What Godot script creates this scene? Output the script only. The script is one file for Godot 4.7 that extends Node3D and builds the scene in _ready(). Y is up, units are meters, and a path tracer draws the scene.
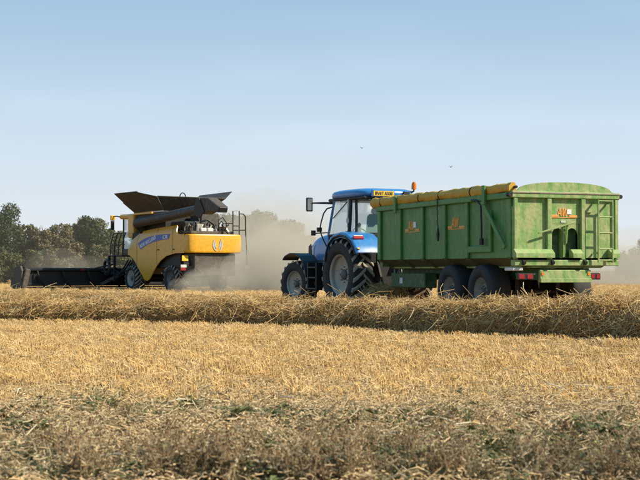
extends Node3D
# Harvest scene: a combine, a tractor with a grain trailer, straw windrows, stubble, trees, dust.
# Camera stands at x = 0, z = 0 and looks along -z.

const EYE := 1.05
const FOCAL := 1350.0      # pixels of a 640 pixel wide picture
const HORIZON := 270.0

var rng := RandomNumberGenerator.new()
var noise := FastNoiseLite.new()
var tex := {}
var M := {}
var used := {}


class MB:
	var v := PackedVector3Array()
	var n := PackedVector3Array()
	var c := PackedColorArray()

	func tri(a: Vector3, b: Vector3, d: Vector3, na: Vector3, nb: Vector3, nd: Vector3) -> void:
		v.append(a); v.append(d); v.append(b)
		n.append(na); n.append(nd); n.append(nb)

	func quad(a: Vector3, b: Vector3, d: Vector3, e: Vector3) -> void:
		var nn := (b - a).cross(d - a)
		if nn.length_squared() < 1e-14:
			nn = (d - a).cross(e - a)
		nn = nn.normalized()
		tri(a, b, d, nn, nn, nn)
		tri(a, d, e, nn, nn, nn)

	func face(a: Vector3, b: Vector3, d: Vector3) -> void:
		var nn := (b - a).cross(d - a).normalized()
		tri(a, b, d, nn, nn, nn)

	# bevelled box
	func box(at: Vector3, size: Vector3, bev := 0.0, basis := Basis()) -> void:
		var h := size * 0.5
		var b := minf(bev, minf(h.x, minf(h.y, h.z)) * 0.9)
		var ax := [Vector3.RIGHT, Vector3.UP, Vector3.BACK]
		var ext := [h.x, h.y, h.z]
		for k in 3:
			var u: Vector3 = ax[(k + 1) % 3]
			var w: Vector3 = ax[(k + 2) % 3]
			var eu: float = ext[(k + 1) % 3] - b
			var ew: float = ext[(k + 2) % 3] - b
			for s in [-1.0, 1.0]:
				var o: Vector3 = ax[k] * (ext[k] * s)
				var p := [o - u * eu - w * ew, o + u * eu - w * ew, o + u * eu + w * ew, o - u * eu + w * ew]
				if s < 0:
					p.reverse()
				quad(at + basis * p[0], at + basis * p[1], at + basis * p[2], at + basis * p[3])
		if b <= 0.0:
			return
		for k in 3:
			var a1: Vector3 = ax[(k + 1) % 3]
			var a2: Vector3 = ax[(k + 2) % 3]
			var e1: float = ext[(k + 1) % 3]
			var e2: float = ext[(k + 2) % 3]
			var el: float = ext[k] - b
			for s1 in [-1.0, 1.0]:
				for s2 in [-1.0, 1.0]:
					var q1: Vector3 = a1 * (e1 * s1) + a2 * ((e2 - b) * s2)
					var q2: Vector3 = a1 * ((e1 - b) * s1) + a2 * (e2 * s2)
					var l: Vector3 = ax[k] * el
					if s1 * s2 > 0:
						quad(at + basis * (q1 - l), at + basis * (q2 - l), at + basis * (q2 + l), at + basis * (q1 + l))
					else:
						quad(at + basis * (q1 - l), at + basis * (q1 + l), at + basis * (q2 + l), at + basis * (q2 - l))
		for sx in [-1.0, 1.0]:
			for sy in [-1.0, 1.0]:
				for sz in [-1.0, 1.0]:
					var p1 := Vector3(h.x * sx, (h.y - b) * sy, (h.z - b) * sz)
					var p2 := Vector3((h.x - b) * sx, h.y * sy, (h.z - b) * sz)
					var p3 := Vector3((h.x - b) * sx, (h.y - b) * sy, h.z * sz)
					if sx * sy * sz > 0:
						face(at + basis * p1, at + basis * p2, at + basis * p3)
					else:
						face(at + basis * p1, at + basis * p3, at + basis * p2)

	# box from low corner to high corner
	func span(lo: Vector3, hi: Vector3, bev := 0.0) -> void:
		box((lo + hi) * 0.5, (hi - lo).abs(), bev)

	# straight bar between two points
	func bar(a: Vector3, b: Vector3, w: float, h: float, bev := 0.0) -> void:
		var z := (b - a).normalized()
		var up := Vector3.UP if absf(z.y) < 0.95 else Vector3.RIGHT
		var x := up.cross(z).normalized()
		box((a + b) * 0.5, Vector3(w, h, a.distance_to(b)), bev, Basis(x, z.cross(x), z))

	func tube(pts: Array, r, seg := 8, caps := true) -> void:
		var rings := []
		var norms := []
		var side := Vector3.ZERO
		for i in pts.size():
			var d: Vector3 = ((pts[mini(i + 1, pts.size() - 1)] as Vector3) - (pts[maxi(i - 1, 0)] as Vector3)).normalized()
			if i == 0:
				side = d.cross(Vector3.UP if absf(d.y) < 0.9 else Vector3.RIGHT).normalized()
			else:
				side = (side - d * side.dot(d)).normalized()
			var up := d.cross(side)
			var ring := PackedVector3Array()
			var nn := PackedVector3Array()
			var rr: float = r[i] if r is Array else r
			for k in seg:
				var a := TAU * k / seg
				var dir := side * cos(a) + up * sin(a)
				nn.append(dir)
				ring.append((pts[i] as Vector3) + dir * rr)
			rings.append(ring)
			norms.append(nn)
		for i in pts.size() - 1:
			for k in seg:
				var k2 := (k + 1) % seg
				tri(rings[i][k], rings[i][k2], rings[i + 1][k2], norms[i][k], norms[i][k2], norms[i + 1][k2])
				tri(rings[i][k], rings[i + 1][k2], rings[i + 1][k], norms[i][k], norms[i + 1][k2], norms[i + 1][k])
		if caps:
			for k in range(1, seg - 1):
				face(rings[0][0], rings[0][k + 1], rings[0][k])
				var e: PackedVector3Array = rings[-1]
				face(e[0], e[k], e[k + 1])

	# polygon (x, y) pushed along z from 0 to depth, then placed by t
	func prism(poly: PackedVector2Array, depth: float, t := Transform3D(), bev := 0.0) -> void:
		var p := poly.duplicate()
		if Geometry2D.is_polygon_clockwise(p):
			p.reverse()
		var b := bev
		var inner := p
		if b > 0.0:
			inner = PackedVector2Array()
			for i in p.size():
				var e1 := (p[i] - p[i - 1]).normalized()
				var e2 := (p[(i + 1) % p.size()] - p[i]).normalized()
				var nn := (Vector2(-e1.y, e1.x) + Vector2(-e2.y, e2.x))
				nn = nn.normalized() * minf(b / maxf(0.4, nn.normalized().dot(Vector2(-e1.y, e1.x))), b * 2.0)
				inner.append(p[i] + nn)
		var idx := Geometry2D.triangulate_polygon(inner)
		for i in range(0, idx.size(), 3):
			var a := inner[idx[i]]
			var q := inner[idx[i + 1]]
			var r := inner[idx[i + 2]]
			if (q - a).cross(r - a) < 0:
				var s := q
				q = r
				r = s
			face(t * Vector3(a.x, a.y, depth), t * Vector3(q.x, q.y, depth), t * Vector3(r.x, r.y, depth))
			face(t * Vector3(a.x, a.y, 0), t * Vector3(r.x, r.y, 0), t * Vector3(q.x, q.y, 0))
		for i in p.size():
			var j := (i + 1) % p.size()
			quad(t * Vector3(p[i].x, p[i].y, b), t * Vector3(p[j].x, p[j].y, b), t * Vector3(p[j].x, p[j].y, depth - b), t * Vector3(p[i].x, p[i].y, depth - b))
			if b > 0.0:
				quad(t * Vector3(p[i].x, p[i].y, depth - b), t * Vector3(p[j].x, p[j].y, depth - b), t * Vector3(inner[j].x, inner[j].y, depth), t * Vector3(inner[i].x, inner[i].y, depth))
				quad(t * Vector3(inner[i].x, inner[i].y, 0), t * Vector3(inner[j].x, inner[j].y, 0), t * Vector3(p[j].x, p[j].y, b), t * Vector3(p[i].x, p[i].y, b))

	# profile points (radius, along x) turned about the x axis
	func lathe(prof: Array, t := Transform3D(), seg := 32, crease := 0.75) -> void:
		var ns := []
		for i in prof.size() - 1:
			var e: Vector2 = (prof[i + 1] as Vector2) - (prof[i] as Vector2)
			ns.append(Vector2(e.y, -e.x).normalized())
		for i in prof.size() - 1:
			var n0: Vector2 = ns[i]
			var n1: Vector2 = ns[i]
			if i > 0 and (ns[i - 1] as Vector2).dot(ns[i]) > crease:
				n0 = ((ns[i - 1] as Vector2) + n0).normalized()
			if i < ns.size() - 1 and (ns[i + 1] as Vector2).dot(ns[i]) > crease:
				n1 = ((ns[i + 1] as Vector2) + n1).normalized()
			var a: Vector2 = prof[i]
			var b: Vector2 = prof[i + 1]
			for k in seg:
				var t0 := TAU * k / seg
				var t1 := TAU * (k + 1) / seg
				var d0 := Vector3(0, cos(t0), sin(t0))
				var d1 := Vector3(0, cos(t1), sin(t1))
				var p00 := t * (d0 * a.x + Vector3(a.y, 0, 0))
				var p01 := t * (d1 * a.x + Vector3(a.y, 0, 0))
				var p10 := t * (d0 * b.x + Vector3(b.y, 0, 0))
				var p11 := t * (d1 * b.x + Vector3(b.y, 0, 0))
				var m00 := t.basis * (d0 * n0.x + Vector3(n0.y, 0, 0))
				var m01 := t.basis * (d1 * n0.x + Vector3(n0.y, 0, 0))
				var m10 := t.basis * (d0 * n1.x + Vector3(n1.y, 0, 0))
				var m11 := t.basis * (d1 * n1.x + Vector3(n1.y, 0, 0))
				tri(p00, p01, p11, m00, m01, m11)
				tri(p00, p11, p10, m00, m11, m10)

	# grid of points [row][column] as a smooth sheet
	func grid(g: Array, flip := false) -> void:
		var rows := g.size()
		var cols: int = g[0].size()
		var nn := []
		for i in rows:
			var row := PackedVector3Array()
			for j in cols:
				var du: Vector3 = g[i][mini(j + 1, cols - 1)] - g[i][maxi(j - 1, 0)]
				var dv: Vector3 = g[mini(i + 1, rows - 1)][j] - g[maxi(i - 1, 0)][j]
				var q := du.cross(dv).normalized()
				row.append(-q if flip else q)
			nn.append(row)
		for i in rows - 1:
			for j in cols - 1:
				var a: Vector3 = g[i][j]
				var b: Vector3 = g[i][j + 1]
				var d: Vector3 = g[i + 1][j + 1]
				var e: Vector3 = g[i + 1][j]
				if flip:
					tri(a, d, b, nn[i][j], nn[i + 1][j + 1], nn[i][j + 1])
					tri(a, e, d, nn[i][j], nn[i + 1][j], nn[i + 1][j + 1])
				else:
					tri(a, b, d, nn[i][j], nn[i][j + 1], nn[i + 1][j + 1])
					tri(a, d, e, nn[i][j], nn[i + 1][j + 1], nn[i + 1][j])

	func paint(col: Color) -> void:
		while c.size() < v.size():
			c.append(col)

	func mesh() -> ArrayMesh:
		var arr := []
		arr.resize(Mesh.ARRAY_MAX)
		arr[Mesh.ARRAY_VERTEX] = v
		arr[Mesh.ARRAY_NORMAL] = n
		if c.size() == v.size() and c.size() > 0:
			arr[Mesh.ARRAY_COLOR] = c
		var m := ArrayMesh.new()
		m.add_surface_from_arrays(Mesh.PRIMITIVE_TRIANGLES, arr)
		return m


func part(called: String, b: MB, mat: Material, parent: Node3D, at := Vector3.ZERO) -> MeshInstance3D:
	return put(called, b.mesh(), mat, parent, at)


func put(called: String, m: Mesh, mat: Material, parent: Node3D, at := Vector3.ZERO) -> MeshInstance3D:
	var o := MeshInstance3D.new()
	o.name = called
	o.mesh = m
	o.material_override = mat
	o.position = at
	parent.add_child(o, true)
	return o


func joint(called: String, parent: Node3D, at := Vector3.ZERO) -> Node3D:
	var o := Node3D.new()
	o.name = called
	o.position = at
	parent.add_child(o, true)
	return o


func thing(called: String, label: String, category: String, at := Vector3.ZERO, turn := 0.0, group := "") -> Node3D:
	var o := Node3D.new()
	used[called] = used.get(called, 0) + 1
	o.name = called if used[called] == 1 else "%s_%03d" % [called, used[called] - 1]
	o.position = at
	o.rotation_degrees.y = turn
	o.set_meta("label", label)
	o.set_meta("category", category)
	if group:
		o.set_meta("group", group)
	add_child(o)
	return o


func lettering(called: String, words: String, high: float, mat: Material, parent: Node3D, at: Vector3, basis: Basis, wide := 0.0) -> MeshInstance3D:
	var t := TextMesh.new()
	var f := SystemFont.new()
	f.font_names = PackedStringArray(["Droid Sans"])
	f.font_weight = 700
	t.font = f
	t.text = words
	t.font_size = 64
	t.pixel_size = high / 46.0
	t.depth = 0.012
	t.curve_step = 2.0
	var o := put(called, t, mat, parent, at)
	var k := 1.0
	if wide > 0.0:
		var w := t.get_aabb().size.x
		if w > 0.001:
			k = wide / w
	o.basis = basis * Basis.from_scale(Vector3(k, 1, 1))
	return o


# ---- materials -------------------------------------------------------------------------------

func srgb(r: float, g: float, b: float) -> Color:
	return Color(r, g, b).linear_to_srgb()


func noise_image(size: int, freq: float, octaves: int, sd: int) -> Image:
	var f := FastNoiseLite.new()
	f.seed = sd
	f.noise_type = FastNoiseLite.TYPE_SIMPLEX_SMOOTH
	f.frequency = freq
	f.fractal_octaves = octaves
	return f.get_seamless_image(size, size)


func make_textures() -> void:
	# light mottling multiplied onto paint
	var a := noise_image(256, 0.02, 5, 3)
	var b := noise_image(256, 0.11, 3, 4)
	var im := Image.create_empty(256, 256, false, Image.FORMAT_RGB8)
	for y in 256:
		for x in 256:
			var k := 0.80 + 0.14 * a.get_pixel(x, y).r + 0.08 * b.get_pixel(x, y).r
			im.set_pixel(x, y, Color(k, k, k))
	tex.mottle = ImageTexture.create_from_image(im)
	# dust: tan with patchy alpha
	for kind in [["dust", 0.40, 0.24], ["dust_heavy", 0.16, 0.72]]:
		var d := Image.create_empty(256, 256, false, Image.FORMAT_RGBA8)
		for y in 256:
			for x in 256:
				var k := a.get_pixel(x, y).r * 0.75 + b.get_pixel(x, y).r * 0.25
				var al: float = smoothstep(kind[1], kind[1] + 0.6, k) * kind[2]
				d.set_pixel(x, y, Color(0.76, 0.70, 0.53, al * 0.75))
		tex[kind[0]] = ImageTexture.create_from_image(d)
	# rough ground with straw bits
	for kind in ["stubble_soil", "margin_soil"]:
		var near: bool = kind == "margin_soil"
		var g := Image.create_empty(512, 512, false, Image.FORMAT_RGB8)
		var base := noise_image(512, 0.012, 5, 9 if near else 8)
		var dark := Color(0.33, 0.25, 0.16) if near else Color(0.33, 0.23, 0.13)
		var pale := Color(0.68, 0.55, 0.38) if near else Color(0.62, 0.46, 0.26)
		for y in 512:
			for x in 512:
				g.set_pixel(x, y, dark.lerp(pale, smoothstep(0.25, 0.75, base.get_pixel(x, y).r)))
		for i in 5200:
			var p := Vector2(rng.randf() * 512, rng.randf() * 512)
			var d := Vector2.from_angle(rng.randf() * TAU)
			var col := Color(0.86, 0.74, 0.51).lerp(Color(0.55, 0.42, 0.26), rng.randf())
			if rng.randf() < 0.25:
				col = Color(0.24, 0.18, 0.11)
			for s in rng.randi_range(5, 22):
				p += d
				g.set_pixel(posmod(int(p.x), 512), posmod(int(p.y), 512), col)
		tex[kind] = ImageTexture.create_from_image(g)
	var lump := noise_image(256, 0.03, 5, 21)
	tex.lump = ImageTexture.create_from_image(lump)


func mat(called: String, lin: Color, rough: float, metal := 0.0, dust := "", dust_scale := 0.5) -> StandardMaterial3D:
	var m := StandardMaterial3D.new()
	m.resource_name = called
	m.albedo_color = lin.linear_to_srgb()
	m.roughness = rough
	m.metallic = metal
	if dust != "none":
		m.albedo_texture = tex.mottle
		m.uv1_triplanar = true
		m.uv1_scale = Vector3.ONE * 0.9
		if dust:
			m.detail_enabled = true
			m.detail_albedo = tex[dust]
			m.detail_uv_layer = BaseMaterial3D.DETAIL_UV_2
			m.detail_blend_mode = BaseMaterial3D.BLEND_MODE_MIX
			m.uv2_triplanar = true
			m.uv2_scale = Vector3.ONE * dust_scale
	M[called] = m
	return m


func tinted(called: String, rough := 0.85, through := 0.0) -> StandardMaterial3D:
	var m := StandardMaterial3D.new()
	m.resource_name = called
	m.vertex_color_use_as_albedo = true
	m.roughness = rough
	m.metallic_specular = 0.3
	if through > 0.0:
		m.backlight_enabled = true
		m.backlight = Color(through, through, through)
	M[called] = m
	return m


func make_materials() -> void:
	mat("trailer_green", Color(0.080, 0.255, 0.052), 0.5, 0.0, "dust", 0.55)
	mat("trailer_green_dusty", Color(0.15, 0.36, 0.07), 0.6, 0.0, "dust_heavy", 0.7)
	mat("muddy_green", Color(0.13, 0.135, 0.055), 0.8, 0.0, "dust", 1.1)
	mat("chassis_green", Color(0.040, 0.115, 0.035), 0.6, 0.0, "dust", 0.9)
	mat("tractor_blue", Color(0.034, 0.225, 0.56), 0.34, 0.0, "dust", 0.8)
	M.tractor_blue.clearcoat_enabled = true
	M.tractor_blue.clearcoat = 0.5
	M.tractor_blue.clearcoat_roughness = 0.15
	mat("combine_yellow", Color(0.86, 0.43, 0.022), 0.40, 0.0, "")
	M.combine_yellow.clearcoat_enabled = true
	M.combine_yellow.clearcoat = 0.25
	M.combine_yellow.clearcoat_roughness = 0.2
	mat("dusty_brown", Color(0.085, 0.070, 0.057), 0.75, 0.0, "dust", 0.8)
	mat("auger_grey", Color(0.065, 0.056, 0.05), 0.6, 0.1, "dust", 0.7)
	mat("black_plastic", Color(0.016, 0.016, 0.017), 0.5, 0.0, "")
	mat("header_black", Color(0.014, 0.014, 0.016), 0.42, 0.0, "")
	mat("dark_steel", Color(0.035, 0.033, 0.031), 0.55, 0.4, "")
	mat("rubber", Color(0.024, 0.024, 0.025), 0.75, 0.0, "")
	mat("dusty_rubber", Color(0.40, 0.33, 0.24), 0.9, 0.0, "dust", 1.4)
	mat("rim_grey", Color(0.44, 0.40, 0.34), 0.5, 0.2, "dust", 1.6)
	mat("rim_mid", Color(0.23, 0.21, 0.18), 0.6, 0.1, "dust", 1.6)
	mat("rim_dark", Color(0.13, 0.13, 0.13), 0.6, 0.2, "dust", 1.6)
	mat("tarp", Color(0.70, 0.39, 0.03), 0.65, 0.0, "dust", 1.3)
	mat("white_plate", Color(0.72, 0.70, 0.66), 0.5, 0.0, "")
	mat("chrome", Color(0.62, 0.62, 0.60), 0.25, 0.8, "")
	mat("plate_yellow", Color(0.82, 0.50, 0.04), 0.4, 0.0, "none")
	mat("black_letter", Color(0.012, 0.012, 0.012), 0.5, 0.0, "none")
	mat("orange_letter", Color(0.80, 0.33, 0.06), 0.55, 0.0, "none")
	mat("emblem_silver", Color(0.52, 0.50, 0.46), 0.4, 0.3, "none")
	mat("white_letter", Color(0.75, 0.75, 0.75), 0.5, 0.0, "none")
	mat("decal_blue", Color(0.02, 0.09, 0.36), 0.35, 0.0, "none")
	mat("red_lens", Color(0.30, 0.018, 0.016), 0.25, 0.0, "none")
	mat("orange_lens", Color(0.85, 0.20, 0.02), 0.25, 0.0, "none")
	mat("bird_dark", Color(0.03, 0.028, 0.026), 0.8, 0.0, "none")
	mat("seat_cloth", Color(0.16, 0.19, 0.23), 0.85, 0.0, "")
	mat("bark", Color(0.11, 0.085, 0.06), 0.9, 0.0, "")
	mat("straw_core", Color(0.30, 0.205, 0.10), 0.95, 0.0, "")
	for k in ["trailer_green", "trailer_green_dusty"]:   # dust washed down in streaks, faint waves in the sheet steel
		M[k].uv2_scale = Vector3(0.8, 0.3, 0.8)
		M[k].heightmap_enabled = true
		M[k].heightmap_texture = tex.lump
		M[k].heightmap_scale = 0.5
	var g := StandardMaterial3D.new()
	g.resource_name = "glass"
	g.transparency = BaseMaterial3D.TRANSPARENCY_ALPHA
	g.albedo_color = Color(0.80, 0.96, 0.92, 0.16)
	g.roughness = 0.05
	M.glass = g
	tinted("straw", 0.7, 0.25)
	tinted("leaf", 0.8, 0.35)
	tinted("weed", 0.8, 0.3)
	for kind in [["field", "stubble_soil", 0.45], ["margin", "margin_soil", 0.6]]:
		var m := StandardMaterial3D.new()
		m.resource_name = kind[0]
		m.albedo_texture = tex[kind[1]]
		m.uv1_triplanar = true
		m.uv1_world_triplanar = true
		m.uv1_scale = Vector3.ONE * kind[2]
		m.roughness = 1.0
		m.metallic_specular = 0.1
		m.heightmap_enabled = true
		m.heightmap_texture = tex.lump
		m.heightmap_scale = 4.0
		M[kind[0]] = m


# a ground point seen at picture column px at a given depth
func at_px(px: float, depth: float, high := 0.0) -> Vector3:
	return Vector3((px - 320.0) / FOCAL * depth, high, -depth)


func py_height(py: float, depth: float) -> float:
	return EYE + (HORIZON - py) * depth / FOCAL


func _ready() -> void:
	rng.seed = 20240817
	noise.seed = 5
	noise.frequency = 0.35
	# camera, sky, sun, exposure
	var cam := Camera3D.new()
	cam.name = "camera"
	cam.position = Vector3(0, EYE, 0)
	cam.rotation.x = atan(30.0 / FOCAL)
	cam.near = 0.2
	cam.far = 4000.0
	var lens := CameraAttributesPhysical.new()
	lens.frustum_focal_length = 35.0 / 2.0 / (240.0 / FOCAL)
	lens.frustum_focus_distance = 34.0
	lens.exposure_aperture = 9.0
	cam.attributes = lens
	cam.fov = rad_to_deg(2.0 * atan(240.0 / FOCAL))
	add_child(cam)
	cam.current = true

	var env := Environment.new()
	env.background_mode = Environment.BG_SKY
	var sky_mat := ProceduralSkyMaterial.new()
	sky_mat.sky_top_color = srgb(0.060, 0.250, 0.455)
	sky_mat.sky_horizon_color = srgb(0.60, 0.622, 0.640)
	sky_mat.sky_curve = 0.13
	sky_mat.ground_bottom_color = srgb(0.30, 0.23, 0.13)
	sky_mat.ground_horizon_color = srgb(0.62, 0.62, 0.60)
	sky_mat.sun_angle_max = 1.0
	sky_mat.sky_cover = sky_wisps()
	sky_mat.sky_cover_modulate = Color(1, 1, 1, 1)
	var sky := Sky.new()
	sky.sky_material = sky_mat
	env.sky = sky
	env.tonemap_mode = Environment.TONE_MAPPER_LINEAR
	env.tonemap_exposure = 1.42
	env.volumetric_fog_enabled = true
	env.volumetric_fog_density = 0.0
	env.sdfgi_enabled = true
	env.ssao_enabled = true
	env.ssil_enabled = true
	var we := WorldEnvironment.new()
	we.name = "world_environment"
	we.environment = env
	add_child(we)

	var sun := DirectionalLight3D.new()
	sun.name = "sun"
	sun.light_color = Color(1.0, 0.955, 0.87)
	sun.light_energy = 1.6
	sun.light_angular_distance = 0.5
	sun.shadow_enabled = true
	add_child(sun)
	var el := deg_to_rad(40.0)
	var az := deg_to_rad(13.0)   # from the right, a little on the camera's side
	var to_sun := Vector3(cos(el) * cos(az), sin(el), cos(el) * sin(az))
	sun.look_at_from_position(Vector3.ZERO, -to_sun, Vector3.UP)

	make_textures()
	make_materials()
	build_ground()
	build_trees()
	build_windrows()
	build_combine()
	build_tractor()
	build_trailer()
	build_stubble()
	build_margin()
	build_birds()
	build_dust()


func sky_wisps() -> Texture2D:
	# thin stretched cloud veils, all the way round the sky
	var f := FastNoiseLite.new()
	f.seed = 77
	f.frequency = 1.0
	f.fractal_octaves = 5
	var w := 1024
	var h := 512
	var im := Image.create_empty(w, h, false, Image.FORMAT_RGBAF)
	for y in h / 2:
		var up := (0.5 - (y + 0.5) / h) * PI
		for x in w:
			var a := TAU * x / w
			var p := Vector3(cos(a) * 3.2, up * 26.0, sin(a) * 3.2)
			var k := f.get_noise_3dv(p) * 0.5 + 0.5
			var v := smoothstep(0.48, 0.85, k)
			var deg := rad_to_deg(up)
			var veil := 0.050 * exp(-pow((deg - 6.0) / 3.6, 2.0))
			im.set_pixel(x, y, Color(0.92, 1.0, 0.98, v * 0.03 + veil * (0.9 + 0.2 * k)))
	return ImageTexture.create_from_image(im)


func build_ground() -> void:
	var b := MB.new()
	var e := 1500.0
	b.quad(Vector3(-e, 0, 60), Vector3(e, 0, 60), Vector3(e, 0, -e), Vector3(-e, 0, -e))
	var o := part("field_ground", b, M.field, self)
	o.set_meta("kind", "structure")
	# trampled strip along the edge of the field, nearest the camera, lumpy earth
	b = MB.new()
	var rows := []
	for i in 171:
		var x := -8.5 + 17.0 * i / 170.0
		var far := 10.5 - 0.05 * x + 0.5 * noise.get_noise_1d(x * 3.0)
		var row := []
		for j in 131:
			var z := -lerpf(2.0, far, j / 130.0)
			row.append(Vector3(x, margin_height(x, z) + 0.004, z))
		rows.append(row)
	b.grid(rows, true)
	o = part("field_margin_ground", b, M.margin, self)
	o.set_meta("kind", "structure")


func margin_height(x: float, z: float) -> float:
	var edge := 10.5 - 0.05 * x + 0.5 * noise.get_noise_1d(x * 3.0)
	var fade := smoothstep(0.0, 1.2, edge + z)
	var n := noise.get_noise_2d(x * 2.4, z * 2.4) * 0.045 + noise.get_noise_2d(x * 9.0 + 31.0, z * 9.0) * 0.03 + noise.get_noise_2d(x * 26.0, z * 26.0) * 0.012
	return maxf(0.0, 0.035 + n) * fade


# ---- trees -----------------------------------------------------------------------------------

func crown_mesh(blobs: Array, count: int, size: float, cols: Array) -> ArrayMesh:
	var v := PackedVector3Array()
	var n := PackedVector3Array()
	var c := PackedColorArray()
	var weight := []
	var total := 0.0
	for b in blobs:
		var r: Vector3 = b[1]
		total += pow(r.x * r.y * r.z, 0.667)
		weight.append(total)
	for i in count:
		var pick := rng.randf() * total
		var k := 0
		while weight[k] < pick:
			k += 1
		var ce: Vector3 = blobs[k][0]
		var rr: Vector3 = blobs[k][1]
		var d := Vector3(rng.randfn(), rng.randfn(), rng.randfn()).normalized()
		var p := ce + d * rr * pow(rng.randf(), 0.42) * rng.randf_range(0.85, 1.12)
		if p.y < 0.1:
			continue
		var nn := (d + Vector3(rng.randfn(), rng.randfn(), rng.randfn()) * 0.7).normalized()
		var u := nn.cross(Vector3(rng.randfn(), rng.randfn(), rng.randfn())).normalized()
		var w := nn.cross(u)
		var s := size * rng.randf_range(0.6, 1.3)
		var col: Color = (cols[k % cols.size()] as Color).lerp(cols[rng.randi() % cols.size()], rng.randf() * 0.6)
		col = col * rng.randf_range(0.75, 1.25)
		col.a = 1.0
		# three to a spray: slightly folded pointed leaf cluster
		var a := p - u * s * 0.5
		var e := p + u * s * 0.5
		var l := p + w * s * 0.36 + nn * s * 0.12
		var r2 := p - w * s * 0.36 + nn * s * 0.12
		for q in [a, l, e, a, e, r2]:
			v.append(q)
			n.append(nn)
			c.append(col)
	var arr := []
	arr.resize(Mesh.ARRAY_MAX)
	arr[Mesh.ARRAY_VERTEX] = v
	arr[Mesh.ARRAY_NORMAL] = n
	arr[Mesh.ARRAY_COLOR] = c
	var m := ArrayMesh.new()
	m.add_surface_from_arrays(Mesh.PRIMITIVE_TRIANGLES, arr)
	return m


func tree(called: String, label: String, at: Vector3, high: float, wide: float, count: int, cols: Array, group: String, low := 0.06, twigs := 0, category := "tree") -> Node3D:
	var t := thing(called, label, category, at, 0.0, group)
	var blobs := []
	var nb := 15
	for i in nb:
		var f := (i + 0.5) / nb
		var y := high * lerpf(low + 0.10, 0.93, f)
		var env := sqrt(maxf(0.05, 1.0 - pow(absf((y / high - 0.45) / 0.58), 2.2)))
		var a := i * 2.399 + rng.randf() * 0.9
		var off := wide * 0.5 * env * rng.randf_range(0.35, 0.72)
		var r := wide * rng.randf_range(0.16, 0.25) * (0.55 + 0.45 * env)
		blobs.append([Vector3(cos(a) * off, minf(y, high - r * 0.8), sin(a) * off), Vector3(r * rng.randf_range(0.9, 1.3), r * rng.randf_range(0.7, 1.0), r * rng.randf_range(0.9, 1.3))])
	blobs.append([Vector3(0, high * 0.5, 0), Vector3(wide * 0.3, high * 0.3, wide * 0.3)])
	for i in 26:   # stray sprays that roughen the outline
		var b: Array = blobs[rng.randi() % nb]
		var d := Vector3(rng.randfn(), absf(rng.randfn()) * 0.8, rng.randfn()).normalized()
		blobs.append([b[0] + d * b[1] * 1.08, Vector3.ONE * wide * rng.randf_range(0.04, 0.085)])
	var w := MB.new()
	var tr := maxf(0.08, wide * 0.035)
	w.tube([Vector3(0, -0.15, 0), Vector3(0.05, high * 0.25, 0), Vector3(-0.05, high * 0.55, 0.04), Vector3(0, high * 0.8, 0)], [tr * 1.3, tr, tr * 0.7, tr * 0.3], 8)
	for i in nb:
		var e: Vector3 = blobs[i][0]
		var y0 := clampf(e.y * 0.55, high * 0.12, high * 0.6)
		w.tube([Vector3(0, y0, 0), Vector3(e.x * 0.5, lerpf(y0, e.y, 0.6), e.z * 0.5), e], [tr * 0.5, tr * 0.33, tr * 0.12], 5)
	for i in twigs:
		var a := rng.randf() * TAU
		var o := wide * rng.randf_range(0.0, 0.42)
		var p := Vector3(cos(a) * o, high * rng.randf_range(0.66, 0.9), sin(a) * o)
		var q := p + Vector3(rng.randfn() * 0.25, rng.randf_range(0.3, 0.8), rng.randfn() * 0.25) * high * 0.16
		w.tube([p, (p + q) * 0.5 + Vector3(rng.randfn(), 0, rng.randfn()) * 0.05, q], [0.025, 0.018, 0.006], 4)
	part("trunk", w, M.bark, t)
	put("crown", crown_mesh(blobs, count, 0.17, cols), M.leaf, t)
	return t


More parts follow.
